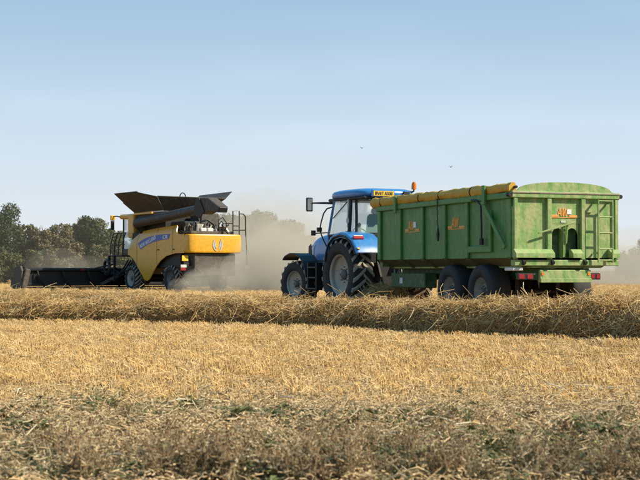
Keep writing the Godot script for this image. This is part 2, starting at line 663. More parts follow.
func build_trees() -> void:
	var dark := [Color(0.042, 0.064, 0.026), Color(0.060, 0.080, 0.032), Color(0.032, 0.050, 0.022)]
	var mid := [Color(0.085, 0.100, 0.042), Color(0.115, 0.115, 0.050), Color(0.062, 0.080, 0.034)]
	var olive := [Color(0.165, 0.140, 0.066), Color(0.20, 0.160, 0.080), Color(0.120, 0.115, 0.055), Color(0.15, 0.12, 0.065)]
	var g := "trees along the field edge"
	var D := 104.0
	var px := D / FOCAL
	tree("broadleaf_tree", "tall dark green tree at the left edge of the picture, tallest of the field edge", at_px(-6, D), py_height(199, D), 62 * px, 15000, dark, g)
	tree("broadleaf_tree", "dark tree cut off by the left picture edge behind the tallest one", at_px(-42, D + 3), py_height(206, D), 60 * px, 9000, dark, g)
	tree("broadleaf_tree", "dark green rounded tree rising just left of the yellow combine cab", at_px(92, D - 1), py_height(215, D), 44 * px, 13000, mid + dark, g)
	tree("broadleaf_tree", "olive and brown tree with bare twigs on top, left of middle hedge", at_px(38, D + 1), py_height(224, D), 34 * px, 9000, olive, g, 0.06, 40)
	tree("broadleaf_tree", "pale brown tree with bare twiggy top behind the long black header", at_px(58, D + 2), py_height(223, D), 34 * px, 9000, olive, g, 0.06, 60)
	tree("broadleaf_tree", "small mid green tree half hidden behind the combine's front ladder", at_px(116, D + 2), py_height(226, D), 30 * px, 9000, mid, g)
	tree("broadleaf_tree", "dark green tree behind the combine's grain tank", at_px(142, D + 4), py_height(228, D), 36 * px, 8000, mid, g)
	tree("hedge_shrub", "yellowish olive shrub above the middle of the black header", at_px(72, D - 4), py_height(240, D), 30 * px, 7000, olive, "shrubs along the field edge", 0.03, 0, "shrub")
	tree("hedge_shrub", "olive shrub above the header's right end beside the ladder", at_px(100, D - 4), py_height(246, D), 28 * px, 6500, olive + mid, "shrubs along the field edge", 0.03, 0, "shrub")
	tree("hedge_shrub", "low olive shrub above the header's left divider", at_px(36, D - 4), py_height(250, D), 30 * px, 6500, olive + mid, "shrubs along the field edge", 0.03, 0, "shrub")
	tree("hedge_shrub", "dark low shrub at the foot of the tallest tree", at_px(12, D - 3), py_height(252, D), 26 * px, 6000, mid, "shrubs along the field edge", 0.03, 0, "shrub")
	tree("hedge_shrub", "low green shrub seen below the combine's ladder", at_px(124, D - 3), py_height(252, D), 26 * px, 5500, mid, "shrubs along the field edge", 0.03, 0, "shrub")
	tree("broadleaf_tree", "olive tree filling the gap right of the tallest tree", at_px(24, D + 5), py_height(222, D), 34 * px, 9000, olive + mid, g, 0.06, 20)
	tree("broadleaf_tree", "greyish olive tree between the twiggy tree and the dark rounded tree", at_px(73, D + 5), py_height(221, D), 34 * px, 9000, olive + mid, g, 0.06, 30)
	tree("hedge_shrub", "pale olive shrub behind the middle of the header", at_px(54, D - 4), py_height(247, D), 30 * px, 6500, olive, "shrubs along the field edge", 0.03, 0, "shrub")
	tree("hedge_shrub", "dark shrub at the left edge of the picture beside the divider", at_px(-8, D - 4), py_height(248, D), 34 * px, 6000, mid, "shrubs along the field edge", 0.03, 0, "shrub")
	# far trees standing in the dust
	var E := 150.0
	var q := E / FOCAL
	var f := "far trees veiled by dust"
	tree("broadleaf_tree", "tallest dust veiled tree between the combine and the tractor", at_px(262, E), py_height(209, E), 46 * q, 22000, mid, f)
	tree("broadleaf_tree", "dust veiled tree beside the combine's rear railing", at_px(234, E + 2), py_height(211, E), 44 * q, 22000, mid, f)
	tree("broadleaf_tree", "lower dust veiled tree left of the blue tractor's bonnet", at_px(291, E + 1), py_height(219, E), 40 * q, 22000, mid, f)
	tree("broadleaf_tree", "lowest dust veiled tree right beside the tractor's mirror and bonnet", at_px(314, E + 3), py_height(234, E), 36 * q, 7000, mid, f)
	tree("broadleaf_tree", "hazy tree behind the combine's grain tank and auger", at_px(200, E + 4), py_height(214, E), 44 * q, 8000, mid, f)
	tree("broadleaf_tree", "hazy tree at the right edge of the picture beside the trailer", at_px(648, E), py_height(238, E), 40 * q, 9000, mid, f)
	tree("broadleaf_tree", "lower hazy tree showing just right of the trailer's tailgate", at_px(626, E + 2), py_height(252, E), 28 * q, 6000, mid, f)


# ---- straw -----------------------------------------------------------------------------------

func straw_bundle(count: int, spread: float, lift: float, lmin: float, lmax: float, thick: float) -> ArrayMesh:
	var b := MB.new()
	for i in count:
		var a := rng.randf() * TAU
		var dir := Vector3(cos(a), rng.randfn() * lift, sin(a)).normalized()
		var l := rng.randf_range(lmin, lmax)
		var p := Vector3(rng.randfn() * spread, absf(rng.randfn()) * 0.02, rng.randfn() * spread) - dir * l * 0.5
		var bend := Vector3(rng.randfn(), rng.randfn() * 0.6, rng.randfn()) * l * 0.16
		var r := thick * rng.randf_range(0.7, 1.3)
		b.tube([p, p + dir * l * 0.5 + bend, p + dir * l], [r, r, r * 0.7], 3, false)
		var k := rng.randf_range(0.72, 1.2)
		b.paint(Color(k, k * rng.randf_range(0.94, 1.0), k * rng.randf_range(0.82, 1.0)))
	return b.mesh()


func stubble_clump(count: int, spread: float, hmin: float, hmax: float, thick: float) -> ArrayMesh:
	var b := MB.new()
	for i in count:
		var p := Vector3(rng.randfn() * spread, -0.01, rng.randfn() * spread * 0.45)
		var top := p + Vector3(rng.randfn() * 0.034, rng.randf_range(hmin, hmax), rng.randfn() * 0.034)
		var r := thick * rng.randf_range(0.75, 1.25)
		b.tube([p, top], [r, r * 0.9], 3, true)
		var k := rng.randf_range(0.75, 1.2)
		b.paint(Color(k, k * rng.randf_range(0.92, 1.0), k * rng.randf_range(0.78, 1.0)))
		if rng.randf() < 0.45:   # a torn leaf sheath
			var o := Vector3(rng.randfn(), rng.randf_range(-0.4, 0.7), rng.randfn()).normalized()
			var m := p.lerp(top, rng.randf_range(0.4, 1.0))
			b.tube([m, m + o * rng.randf_range(0.03, 0.08)], [r * 1.1, r * 0.4], 3, false)
			b.paint(Color(1.1, 1.05, 0.95))
	return b.mesh()


func scatter(called: String, m: Mesh, mt: Material, rows: Array, parent: Node3D) -> MultiMeshInstance3D:
	var mm := MultiMesh.new()
	mm.transform_format = MultiMesh.TRANSFORM_3D
	mm.use_colors = true
	mm.mesh = m
	mm.instance_count = rows.size()
	for i in rows.size():
		mm.set_instance_transform(i, rows[i][0])
		mm.set_instance_color(i, rows[i][1])
	var o := MultiMeshInstance3D.new()
	o.name = called
	o.multimesh = mm
	o.material_override = mt
	o.set_meta("kind", "stuff")
	parent.add_child(o, true)
	return o


const STRAW := [Color(0.68, 0.46, 0.20), Color(0.60, 0.38, 0.14), Color(0.76, 0.58, 0.33), Color(0.34, 0.20, 0.08)]


func straw_tint() -> Color:
	var c: Color = STRAW[rng.randi() % 4]
	return c.lerp(STRAW[rng.randi() % 4], rng.randf()) * rng.randf_range(0.82, 1.12)


func windrow(label: String, pts: Array, per_m2: float, bundles: Array, called := "straw_windrow", category := "windrow") -> void:
	# pts: [x, z, height, width] from one end to the other
	var mid: Array = pts[pts.size() / 2]
	var base := Vector3(mid[0], 0, mid[1])
	var t := thing(called, label, category, base, 0.0, "windrows of threshed straw")
	var curve := Curve3D.new()
	for i in pts.size():
		var here := Vector3(pts[i][0], 0, pts[i][1])
		var nx: Array = pts[mini(i + 1, pts.size() - 1)]
		var pv: Array = pts[maxi(i - 1, 0)]
		var tan := Vector3(nx[0] - pv[0], 0, nx[1] - pv[1]) / 6.0
		curve.add_point(here - base, -tan, tan)
	var total := curve.get_baked_length()
	var steps := int(total / 0.16)
	var g := []
	var sized := func(s: float) -> Vector2:
		var f := s / total * (pts.size() - 1)
		var i := clampi(int(f), 0, pts.size() - 2)
		return Vector2(pts[i][2], pts[i][3]).lerp(Vector2(pts[i + 1][2], pts[i + 1][3]), f - i)
	var cols := 18
	for i in steps + 1:
		var s := total * i / steps
		var p := curve.sample_baked(s)
		var d := (curve.sample_baked(minf(s + 0.2, total)) - curve.sample_baked(maxf(s - 0.2, 0))).normalized()
		var side := d.cross(Vector3.UP).normalized()
		var hw: Vector2 = (sized as Callable).call(s)
		var row := []
		for j in cols + 1:
			var fi := PI * j / cols
			var u := -signf(cos(fi)) * pow(absf(cos(fi)), 0.6)
			var y := hw.x * pow(maxf(0.0, sin(fi)), 0.75)
			u *= 1.0 - 0.20 * pow(1.0 - y / hw.x, 2.0)
			var k := noise.get_noise_3d(s * 3.0, u * 4.0, base.x)
			var k2 := noise.get_noise_3d(s * 9.0, u * 9.0, base.z)
			y = maxf(-0.02, y * (1.0 + 0.34 * k) + 0.07 * k2 * minf(1.0, y * 6.0) - 0.04)
			row.append(p + side * (u * hw.y * 0.5 * (1.0 + 0.12 * k)) + Vector3.UP * y)
		g.append(row)
	var b := MB.new()
	b.grid(g, false)
	part("core", b, M.straw_core, t)
	var sets := []
	for x in bundles.size():
		sets.append([])
	var n := int(total * 2.3 * per_m2)
	for i in n:
		var gi := rng.randi() % steps
		var gj := rng.randi_range(0, cols - 1)
		var fa := rng.randf()
		var fb := rng.randf()
		var p: Vector3 = (g[gi][gj] as Vector3).lerp(g[gi + 1][gj], fa).lerp((g[gi][gj + 1] as Vector3).lerp(g[gi + 1][gj + 1], fa), fb)
		var nn: Vector3 = ((g[gi][gj + 1] as Vector3) - (g[gi][gj] as Vector3)).cross((g[gi + 1][gj] as Vector3) - (g[gi][gj] as Vector3)).normalized()
		if nn.y < 0:
			nn = -nn
		var flank := nn.y < 0.75
		nn = (nn + Vector3(rng.randfn(), rng.randfn(), rng.randfn()) * (0.12 if flank else 0.28)).normalized()
		var u := nn.cross(Vector3(rng.randfn(), rng.randfn() * 0.3, rng.randfn())).normalized()
		var sc := rng.randf_range(0.75, 1.25)
		var bs := Basis(u, nn, u.cross(nn)) * Basis.from_scale(Vector3.ONE * sc)
		(sets[rng.randi() % sets.size()] as Array).append([Transform3D(bs, p + nn * (rng.randf_range(-0.04, 0.02) if flank else rng.randf_range(-0.01, 0.05))), straw_tint() * (1.0 + 0.45 * noise.get_noise_3d(p.x * 5.0, p.y * 5.0, p.z * 5.0))])
	for x in bundles.size():
		scatter("loose_straw", bundles[x], M.straw, sets[x], t)


func build_windrows() -> void:
	var bundles := []
	for i in 4:
		bundles.append(straw_bundle(14, 0.085, 0.26, 0.10, 0.36, 0.0040))
	# pts measured along the foot of the windrow, centre line half a width behind it
	windrow("long thick straw windrow across the picture, nearest to the camera", [[-11.5, -29.3, 0.38, 1.5], [-8.8, -28.4, 0.38, 1.5], [-6.1, -27.4, 0.38, 1.5], [-2.85, -26.2, 0.40, 1.5], [0.35, -24.5, 0.42, 1.5], [2.85, -21.5, 0.44, 1.5], [4.95, -19.7, 0.56, 1.5], [7.4, -17.9, 0.60, 1.5], [9.5, -16.6, 0.55, 1.5]], 270.0, bundles)
	windrow("lower straw windrow behind the long one, passing in front of the combine", [[-16.0, -40.5, 0.34, 1.5], [-12.0, -38.8, 0.36, 1.6], [-8.6, -37.3, 0.36, 1.6], [-5.2, -36.0, 0.36, 1.6], [-2.4, -34.9, 0.32, 1.5], [-0.4, -33.6, 0.24, 1.2], [0.6, -33.0, 0.1, 0.6]], 170.0, bundles)
	windrow("short heap of golden straw between tractor rear wheel and trailer", [[0.95, -34.45, 0.2, 0.6], [1.35, -34.5, 0.5, 0.9], [1.75, -34.6, 0.58, 0.9], [2.2, -34.9, 0.3, 0.7]], 220.0, bundles, "straw_heap", "straw heap")


func build_stubble() -> void:
	var kinds := []
	for i in 4:
		kinds.append(stubble_clump(10, 0.06, 0.045, 0.12, 0.0034))
	var litter := []
	for i in 3:
		litter.append(straw_bundle(7, 0.10, 0.16, 0.06, 0.26, 0.0030))
	var sets := [[], [], [], []]
	var lit := [[], [], []]
	# sown in rows that run along the windrow
	var along := Vector3(-0.80, 0, -0.60)
	var across := Vector3(-0.60, 0, 0.80)
	for near in [true, false]:
		var d0 := 9.6 if near else 30.0
		var d1 := 30.0 if near else 95.0
		var per := 46.0 if near else 9.0
		var step := 1.0
		var d := d0
		while d < d1:
			var wide := d * 0.474 * 1.22 + 2.0
			var dd := minf(step, d1 - d)
			var cnt := int(wide * dd * per * (1.0 if near else clampf(45.0 / d, 0.35, 1.0)))
			for i in cnt:
				var p := Vector3(rng.randf_range(-0.5, 0.5) * wide, 0, -(d + rng.randf() * dd))
				var r := p.dot(across)
				p += across * (roundf(r / 0.17) * 0.17 - r + rng.randfn() * 0.016)
				var patch := noise.get_noise_2d(p.x * 2.2, p.z * 2.2)
				if near and rng.randf() < 0.15 + patch * 0.7:
					continue
				# two wheel tracks where the stalks are pressed down
				var flat := 1.0
				if near and (absf(r + 14.35) < 0.24 or absf(r + 16.25) < 0.24):
					flat = 0.45
					if rng.randf() < 0.35:
						continue
				if near and -p.z < 11.0 - 0.05 * p.x + 1.4 * noise.get_noise_2d(p.x * 2.0, p.z * 2.0) and rng.randf() < clampf((11.2 + p.z) * 0.75, 0.2, 0.97):
					continue
				var s := rng.randf_range(0.8, 1.25) * (1.0 if near else 1.35)
				var bs := Basis(Vector3.UP, atan2(-along.z, along.x) + rng.randfn() * 0.2) * Basis.from_scale(Vector3(s, s * rng.randf_range(0.75, 1.2) * flat, s))
				var c: Color = Color(0.68, 0.43, 0.165).lerp(Color(0.77, 0.56, 0.295), clampf(rng.randf() + patch * 0.6, 0.0, 1.0)) * rng.randf_range(0.85, 1.1)
				(sets[rng.randi() % 4] as Array).append([Transform3D(bs, p), c])
			if near:
				for i in int(wide * dd * 15.0):
					var p := Vector3(rng.randf_range(-0.5, 0.5) * wide, rng.randf_range(0.01, 0.05), -(d + rng.randf() * dd))
					var bs := Basis(Vector3.UP, rng.randf() * TAU) * Basis(Vector3.RIGHT, rng.randfn() * 0.15)
					(lit[rng.randi() % 3] as Array).append([Transform3D(bs, p), straw_tint().lerp(Color(0.78, 0.58, 0.32), 0.55)])
			d += step
	var o := Node3D.new()
	o.name = "stubble"
	o.set_meta("kind", "stuff")
	o.set_meta("label", "cut golden stubble standing in rows over the field")
	o.set_meta("category", "stubble")
	add_child(o)
	for i in 4:
		scatter("stubble_stalks", kinds[i], M.straw, sets[i], o)
	for i in 3:
		scatter("straw_litter", litter[i], M.straw, lit[i], o)


func weed_mesh(kind: int) -> ArrayMesh:
	var b := MB.new()
	if kind == 0:      # tuft of grass blades
		for i in 26:
			var a := rng.randf() * TAU
			var o := Vector3(cos(a), 0, sin(a))
			var p := o * rng.randf() * 0.045
			var l := rng.randf_range(0.06, 0.17)
			var side := o.cross(Vector3.UP) * 0.0032
			var m := p + o * l * rng.randf_range(0.15, 0.5) + Vector3.UP * l * 0.6
			var e := p + o * l * rng.randf_range(0.6, 1.1) + Vector3.UP * l * rng.randf_range(0.35, 0.95)
			b.quad(p - side, p + side, m + side, m - side)
			b.face(m - side, m + side, e)
			b.paint(Color(1, 1, 1) * rng.randf_range(0.7, 1.25))
	elif kind == 1:    # low broad leaved weed
		for i in 18:
			var a := rng.randf() * TAU
			var o := Vector3(cos(a), 0, sin(a))
			var y := rng.randf_range(0.01, 0.10)
			var p := o * rng.randf() * 0.03 + Vector3.UP * y
			var l := rng.randf_range(0.03, 0.085)
			var w := o.cross(Vector3.UP) * l * 0.28
			var up := Vector3.UP * l * rng.randf_range(-0.2, 0.7)
			var m := p + o * l * 0.5 + up * 0.7
			var e := p + o * l + up * 0.6
			b.face(p, m + w, e)
			b.face(p, e, m - w)
			b.paint(Color(1, 1, 1) * rng.randf_range(0.65, 1.3))
		b.tube([Vector3(0, -0.01, 0), Vector3(0.01, 0.10, 0)], 0.003, 4)
		b.paint(Color(0.9, 0.8, 0.7))
	else:              # dead branching stalk with seed heads
		for i in 4:
			var top := Vector3(rng.randfn() * 0.05, rng.randf_range(0.10, 0.24), rng.randfn() * 0.05)
			var p := Vector3(rng.randfn() * 0.012, -0.01, rng.randfn() * 0.012)
			b.tube([p, p.lerp(top, 0.5) + Vector3(rng.randfn() * 0.01, 0, rng.randfn() * 0.01), top], [0.0026, 0.002, 0.0014], 4)
			b.paint(Color(0.9, 0.8, 0.7))
			for j in 5:
				var q := p.lerp(top, rng.randf_range(0.45, 1.0))
				var e := q + Vector3(rng.randfn() * 0.03, rng.randf_range(0.01, 0.04), rng.randfn() * 0.03)
				b.tube([q, e], [0.0014, 0.001], 3)
				b.paint(Color(0.9, 0.8, 0.7))
				b.tube([e - Vector3.UP * 0.006, e, e + Vector3.UP * 0.009], [0.002, 0.006, 0.001], 4)
				b.paint(Color(0.62, 0.5, 0.4) * rng.randf_range(0.7, 1.2))
				if rng.randf() < 0.6:
					var o := Vector3(rng.randfn(), rng.randf_range(-0.6, 0.3), rng.randfn()).normalized() * 0.05
					var w := o.cross(Vector3.UP).normalized() * 0.009
					b.face(q, q + o * 0.6 + w, q + o)
					b.face(q, q + o, q + o * 0.6 - w)
					b.paint(Color(0.85, 0.85, 0.75))
	return b.mesh()


func build_margin() -> void:
	var o := Node3D.new()
	o.name = "straw_litter"
	o.set_meta("kind", "stuff")
	o.set_meta("label", "trampled pale straw and chaff littering the field edge")
	o.set_meta("category", "litter")
	add_child(o)
	var kinds := []
	var sets := []
	for i in 4:
		kinds.append(straw_bundle(9, 0.06, 0.28, 0.02, [0.07, 0.09, 0.12, 0.16][i], 0.0022 + 0.0005 * i))
		sets.append([])
	var chaff := straw_bundle(10, 0.06, 0.4, 0.008, 0.03, 0.0042)
	var chaffs := []
	var d := 6.2
	while d < 12.6:
		var wide := d * 0.474 * 1.25 + 1.6
		for i in int(wide * 0.2 * 330.0):
			var p := Vector3(rng.randf_range(-0.5, 0.5) * wide, 0, -(d + rng.randf() * 0.2))
			var patch := noise.get_noise_2d(p.x * 3.0 + 40.0, p.z * 3.0)
			if rng.randf() < 0.28 - patch * 1.2 or (d > 10.4 and rng.randf() < (d - 10.4) * 0.5):
				continue
			p.y = margin_height(p.x, p.z) + rng.randf_range(0.0, 0.02)
			var bs := Basis(Vector3.UP, rng.randf() * TAU) * Basis(Vector3.RIGHT, rng.randfn() * 0.25) * Basis.from_scale(Vector3.ONE * rng.randf_range(0.7, 1.3))
			var c: Color = straw_tint().lerp(Color(0.70, 0.55, 0.36), 0.5) * rng.randf_range(0.8, 1.2)
			if rng.randf() < 0.5:
				(sets[rng.randi() % 4] as Array).append([Transform3D(bs, p), c])
			else:
				chaffs.append([Transform3D(bs, p), c])
		d += 0.2
	for i in 4:
		scatter("broken_straw", kinds[i], M.straw, sets[i], o)
	scatter("chaff", chaff, M.straw, chaffs, o)

	var wd := Node3D.new()
	wd.name = "weeds"
	wd.set_meta("kind", "stuff")
	wd.set_meta("label", "low green and withered weeds along the field edge")
	wd.set_meta("category", "weeds")
	add_child(wd)
	var grass := []
	var broad := []
	var dead := []
	# green patches: picture column, picture row, spread in pixels, how many
	for s in [[18, 432, 34, 70], [60, 405, 26, 26], [100, 404, 34, 60], [180, 413, 46, 120], [235, 424, 26, 60], [265, 422, 24, 44], [345, 432, 40, 60], [392, 428, 40, 50], [470, 412, 40, 40], [340, 466, 60, 120], [455, 395, 10, 14], [60, 420, 60, 50], [580, 450, 80, 150], [480, 468, 90, 170], [240, 468, 120, 150], [620, 470, 70, 170], [30, 470, 60, 60], [610, 446, 40, 70], [560, 462, 50, 90], [500, 474, 50, 80], [430, 472, 50, 70], [150, 474, 40, 50]]:
		for i in int(s[3] * (0.7 if s[1] < 440 else 0.45)):
			var py: float = s[1] + rng.randfn() * s[2] * 0.18
			if py < 388:
				continue
			var dep := FOCAL * EYE / (py - HORIZON)
			var p := at_px(s[0] + rng.randfn() * s[2] * 0.6, dep)
			p.y = margin_height(p.x, p.z) - 0.004
			var sc := rng.randf_range(0.4, 0.85) * (1.1 if s[1] > 440 else 1.0)
			var bs := Basis(Vector3.UP, rng.randf() * TAU) * Basis.from_scale(Vector3.ONE * sc)
			var green := Color(0.095, 0.125, 0.04).lerp(Color(0.19, 0.185, 0.08), rng.randf())
			if rng.randf() < 0.5:
				grass.append([Transform3D(bs, p), green])
			else:
				broad.append([Transform3D(bs, p), green.lerp(Color(0.20, 0.09, 0.05), 0.8 if rng.randf() < 0.12 else 0.0)])
	# withered growth, thickest along the bottom of the picture
	for i in 2000:
		var py := 492.0 - absf(rng.randfn()) * 23.0
		if py < 400:
			continue
		var dep := FOCAL * EYE / (py - HORIZON)
		var px := rng.randf_range(-40, 680)
		var k := noise.get_noise_2d(px * 0.06, py * 0.09)
		if rng.randf() > 0.02 + k * 3.2 + (0.32 if px > 480 else (0.2 if px > 120 else -0.1)):
			continue
		var bs := Basis(Vector3.UP, rng.randf() * TAU) * Basis(Vector3.RIGHT, rng.randfn() * 0.3) * Basis.from_scale(Vector3.ONE * rng.randf_range(0.45, 1.0))
		var p := at_px(px, dep)
		p.y = margin_height(p.x, p.z) - 0.004
		var r := rng.randf()
		var brown := Color(0.20, 0.15, 0.08).lerp(Color(0.58, 0.46, 0.30), rng.randf())
		if r < 0.5:
			dead.append([Transform3D(bs, p), brown])
		elif r < 0.8:
			grass.append([Transform3D(bs, p), brown.lerp(Color(0.17, 0.17, 0.07), 0.5)])
		else:
			broad.append([Transform3D(bs, p), brown.lerp(Color(0.10, 0.11, 0.045), rng.randf())])
	var g := []
	for kind in [[grass, 0], [broad, 1], [dead, 2]]:
		for x in 2:
			var some := []
			for i in range(x, kind[0].size(), 2):
				some.append(kind[0][i])
			scatter(["grass_tufts", "broad_leaves", "withered_stalks"][kind[1]], weed_mesh(kind[1]), M.weed, some, wd)
	# a few thick pale stalks lying about
	var st := []
	for s in [[44, 448], [178, 411], [205, 411], [285, 408], [256, 421], [266, 427], [420, 432], [440, 431], [470, 436], [120, 470], [250, 473], [420, 462], [540, 470], [560, 398], [590, 396], [610, 398], [380, 446], [70, 412], [20, 400], [330, 470]]:
		var dep: float = FOCAL * EYE / (s[1] - HORIZON)
		var bs := Basis(Vector3.UP, rng.randfn() * 0.7) * Basis(Vector3.BACK, rng.randfn() * 0.2)
		st.append([Transform3D(bs, at_px(s[0], dep, 0.08)), Color(0.70, 0.60, 0.42)])
	var b := MB.new()
	b.tube([Vector3(-0.11, 0, 0), Vector3(0, 0.012, 0.01), Vector3(0.11, -0.004, 0)], [0.005, 0.0055, 0.004], 6)
	b.paint(Color(1, 1, 1))
	scatter("thick_stalks", b.mesh(), M.straw, st, o)


func build_birds() -> void:
	for s in [[362.0, 148.0, "small dark bird in the sky above the tractor cab", 20.0], [451.0, 167.0, "small dark bird in the sky above the trailer's tarp", -35.0]]:
		var dep := 62.0
		var t := thing("bird", s[2], "bird", Vector3((s[0] - 320.0) / FOCAL * dep, py_height(s[1], dep), -dep), s[3], "birds in the sky")
		t.scale = Vector3.ONE * 0.6
		var b := MB.new()
		b.tube([Vector3(0, 0, 0.10), Vector3(0, 0.005, 0.04), Vector3(0, 0.008, -0.03), Vector3(0, 0.014, -0.075), Vector3(0, 0.012, -0.10)], [0.012, 0.026, 0.032, 0.02, 0.003], 8)
		part("body", b, M.bird_dark, t)
		for k in [-1.0, 1.0]:
			b = MB.new()
			var prof := PackedVector2Array([Vector2(0, -0.05), Vector2(0.09, -0.055), Vector2(0.16, -0.02), Vector2(0.2, 0.03), Vector2(0.1, 0.02), Vector2(0, 0.035)])
			b.prism(prof, 0.006, Transform3D(Basis(Vector3(k, 0.55, 0).normalized(), Vector3(0, 0, 1), Vector3(-0.55, k, 0).normalized()), Vector3(0, 0.01, 0)))
			part("wing", b, M.bird_dark, t)
		b = MB.new()
		b.prism(PackedVector2Array([Vector2(-0.012, 0.09), Vector2(0.012, 0.09), Vector2(0.035, 0.17), Vector2(0, 0.15), Vector2(-0.035, 0.17)]), 0.005, Transform3D(Basis(Vector3.RIGHT, PI / 2), Vector3(0, 0.004, 0)))
		part("tail", b, M.bird_dark, t)


func build_dust() -> void:
	var o := Node3D.new()
	o.name = "dust_cloud"
	o.set_meta("kind", "stuff")
	o.set_meta("label", "tan dust hanging behind the combine and around the trailer")
	o.set_meta("category", "dust")
	add_child(o)
	var puffs := []
	# picture column, row, depth, half sizes in metres, density
	for k in [
		# drifting banks, drawn out along the way the machines travel
		[256, 262, 80.0, Vector3(2.6, 2.9, 13.0), 0.023], [282, 264, 82.0, Vector3(2.8, 2.6, 13.0), 0.024], [306, 268, 84.0, Vector3(2.6, 2.2, 13.0), 0.023], [244, 250, 84.0, Vector3(2.4, 3.6, 12.0), 0.017], [268, 242, 90.0, Vector3(3.4, 3.6, 14.0), 0.014], [296, 250, 92.0, Vector3(3.2, 3.4, 14.0), 0.016], [330, 272, 84.0, Vector3(3.0, 1.8, 13.0), 0.030],
		[280, 222, 112.0, Vector3(13.0, 7.5, 14.0), 0.0028], [252, 226, 118.0, Vector3(8.0, 6.0, 12.0), 0.0022], [318, 236, 116.0, Vector3(9.0, 5.0, 12.0), 0.003], [400, 244, 106.0, Vector3(16.0, 5.0, 12.0), 0.005],
		[640, 268, 100.0, Vector3(4.6, 3.2, 16.0), 0.026], [612, 276, 92.0, Vector3(4.0, 2.2, 14.0), 0.030], [664, 274, 90.0, Vector3(4.0, 2.2, 14.0), 0.028],
		[60, 250, 92.0, Vector3(13.0, 6.0, 7.0), 0.005], [58, 268, 80.0, Vector3(1.8, 1.2, 4.0), 0.022], [84, 270, 80.0, Vector3(2.0, 0.9, 4.0), 0.020],
	]:
		puffs.append(k)
	# rolling puffs thrown out at the combine's tail: thick and low there, thinner as they drift
	for k in 46:
		var f := k / 45.0
		var x := lerpf(176.0, 316.0, pow(f, 0.9)) + rng.randfn() * 5.0
		var r := lerpf(0.5, 1.5, f) * rng.randf_range(0.7, 1.3)
		var row := 291.0 - absf(rng.randfn()) * lerpf(5.0, 22.0, f) - 4.0 * r
		var dep := lerpf(59.5, 61.5, rng.randf()) if f < 0.4 else lerpf(62.0, 70.0, rng.randf())
		puffs.append([x, row, dep, Vector3(r * 1.0, r * 0.9, r * (1.0 if f < 0.4 else 2.6)), lerpf(0.16, 0.030, f) * rng.randf_range(0.6, 1.3)])
	for s in puffs:
		var f := FogVolume.new()
		f.name = "dust_puff"
		f.shape = RenderingServer.FOG_VOLUME_SHAPE_ELLIPSOID
		f.size = s[3] * 2.0
		f.position = Vector3((s[0] - 320.0) / FOCAL * s[2], py_height(s[1], s[2]), -s[2])
		var m := FogMaterial.new()
		m.albedo = srgb(1.0, 0.85, 0.645)
		m.density = s[4]
		f.material = m
		o.add_child(f, true)


# ---- wheels ----------------------------------------------------------------------------------

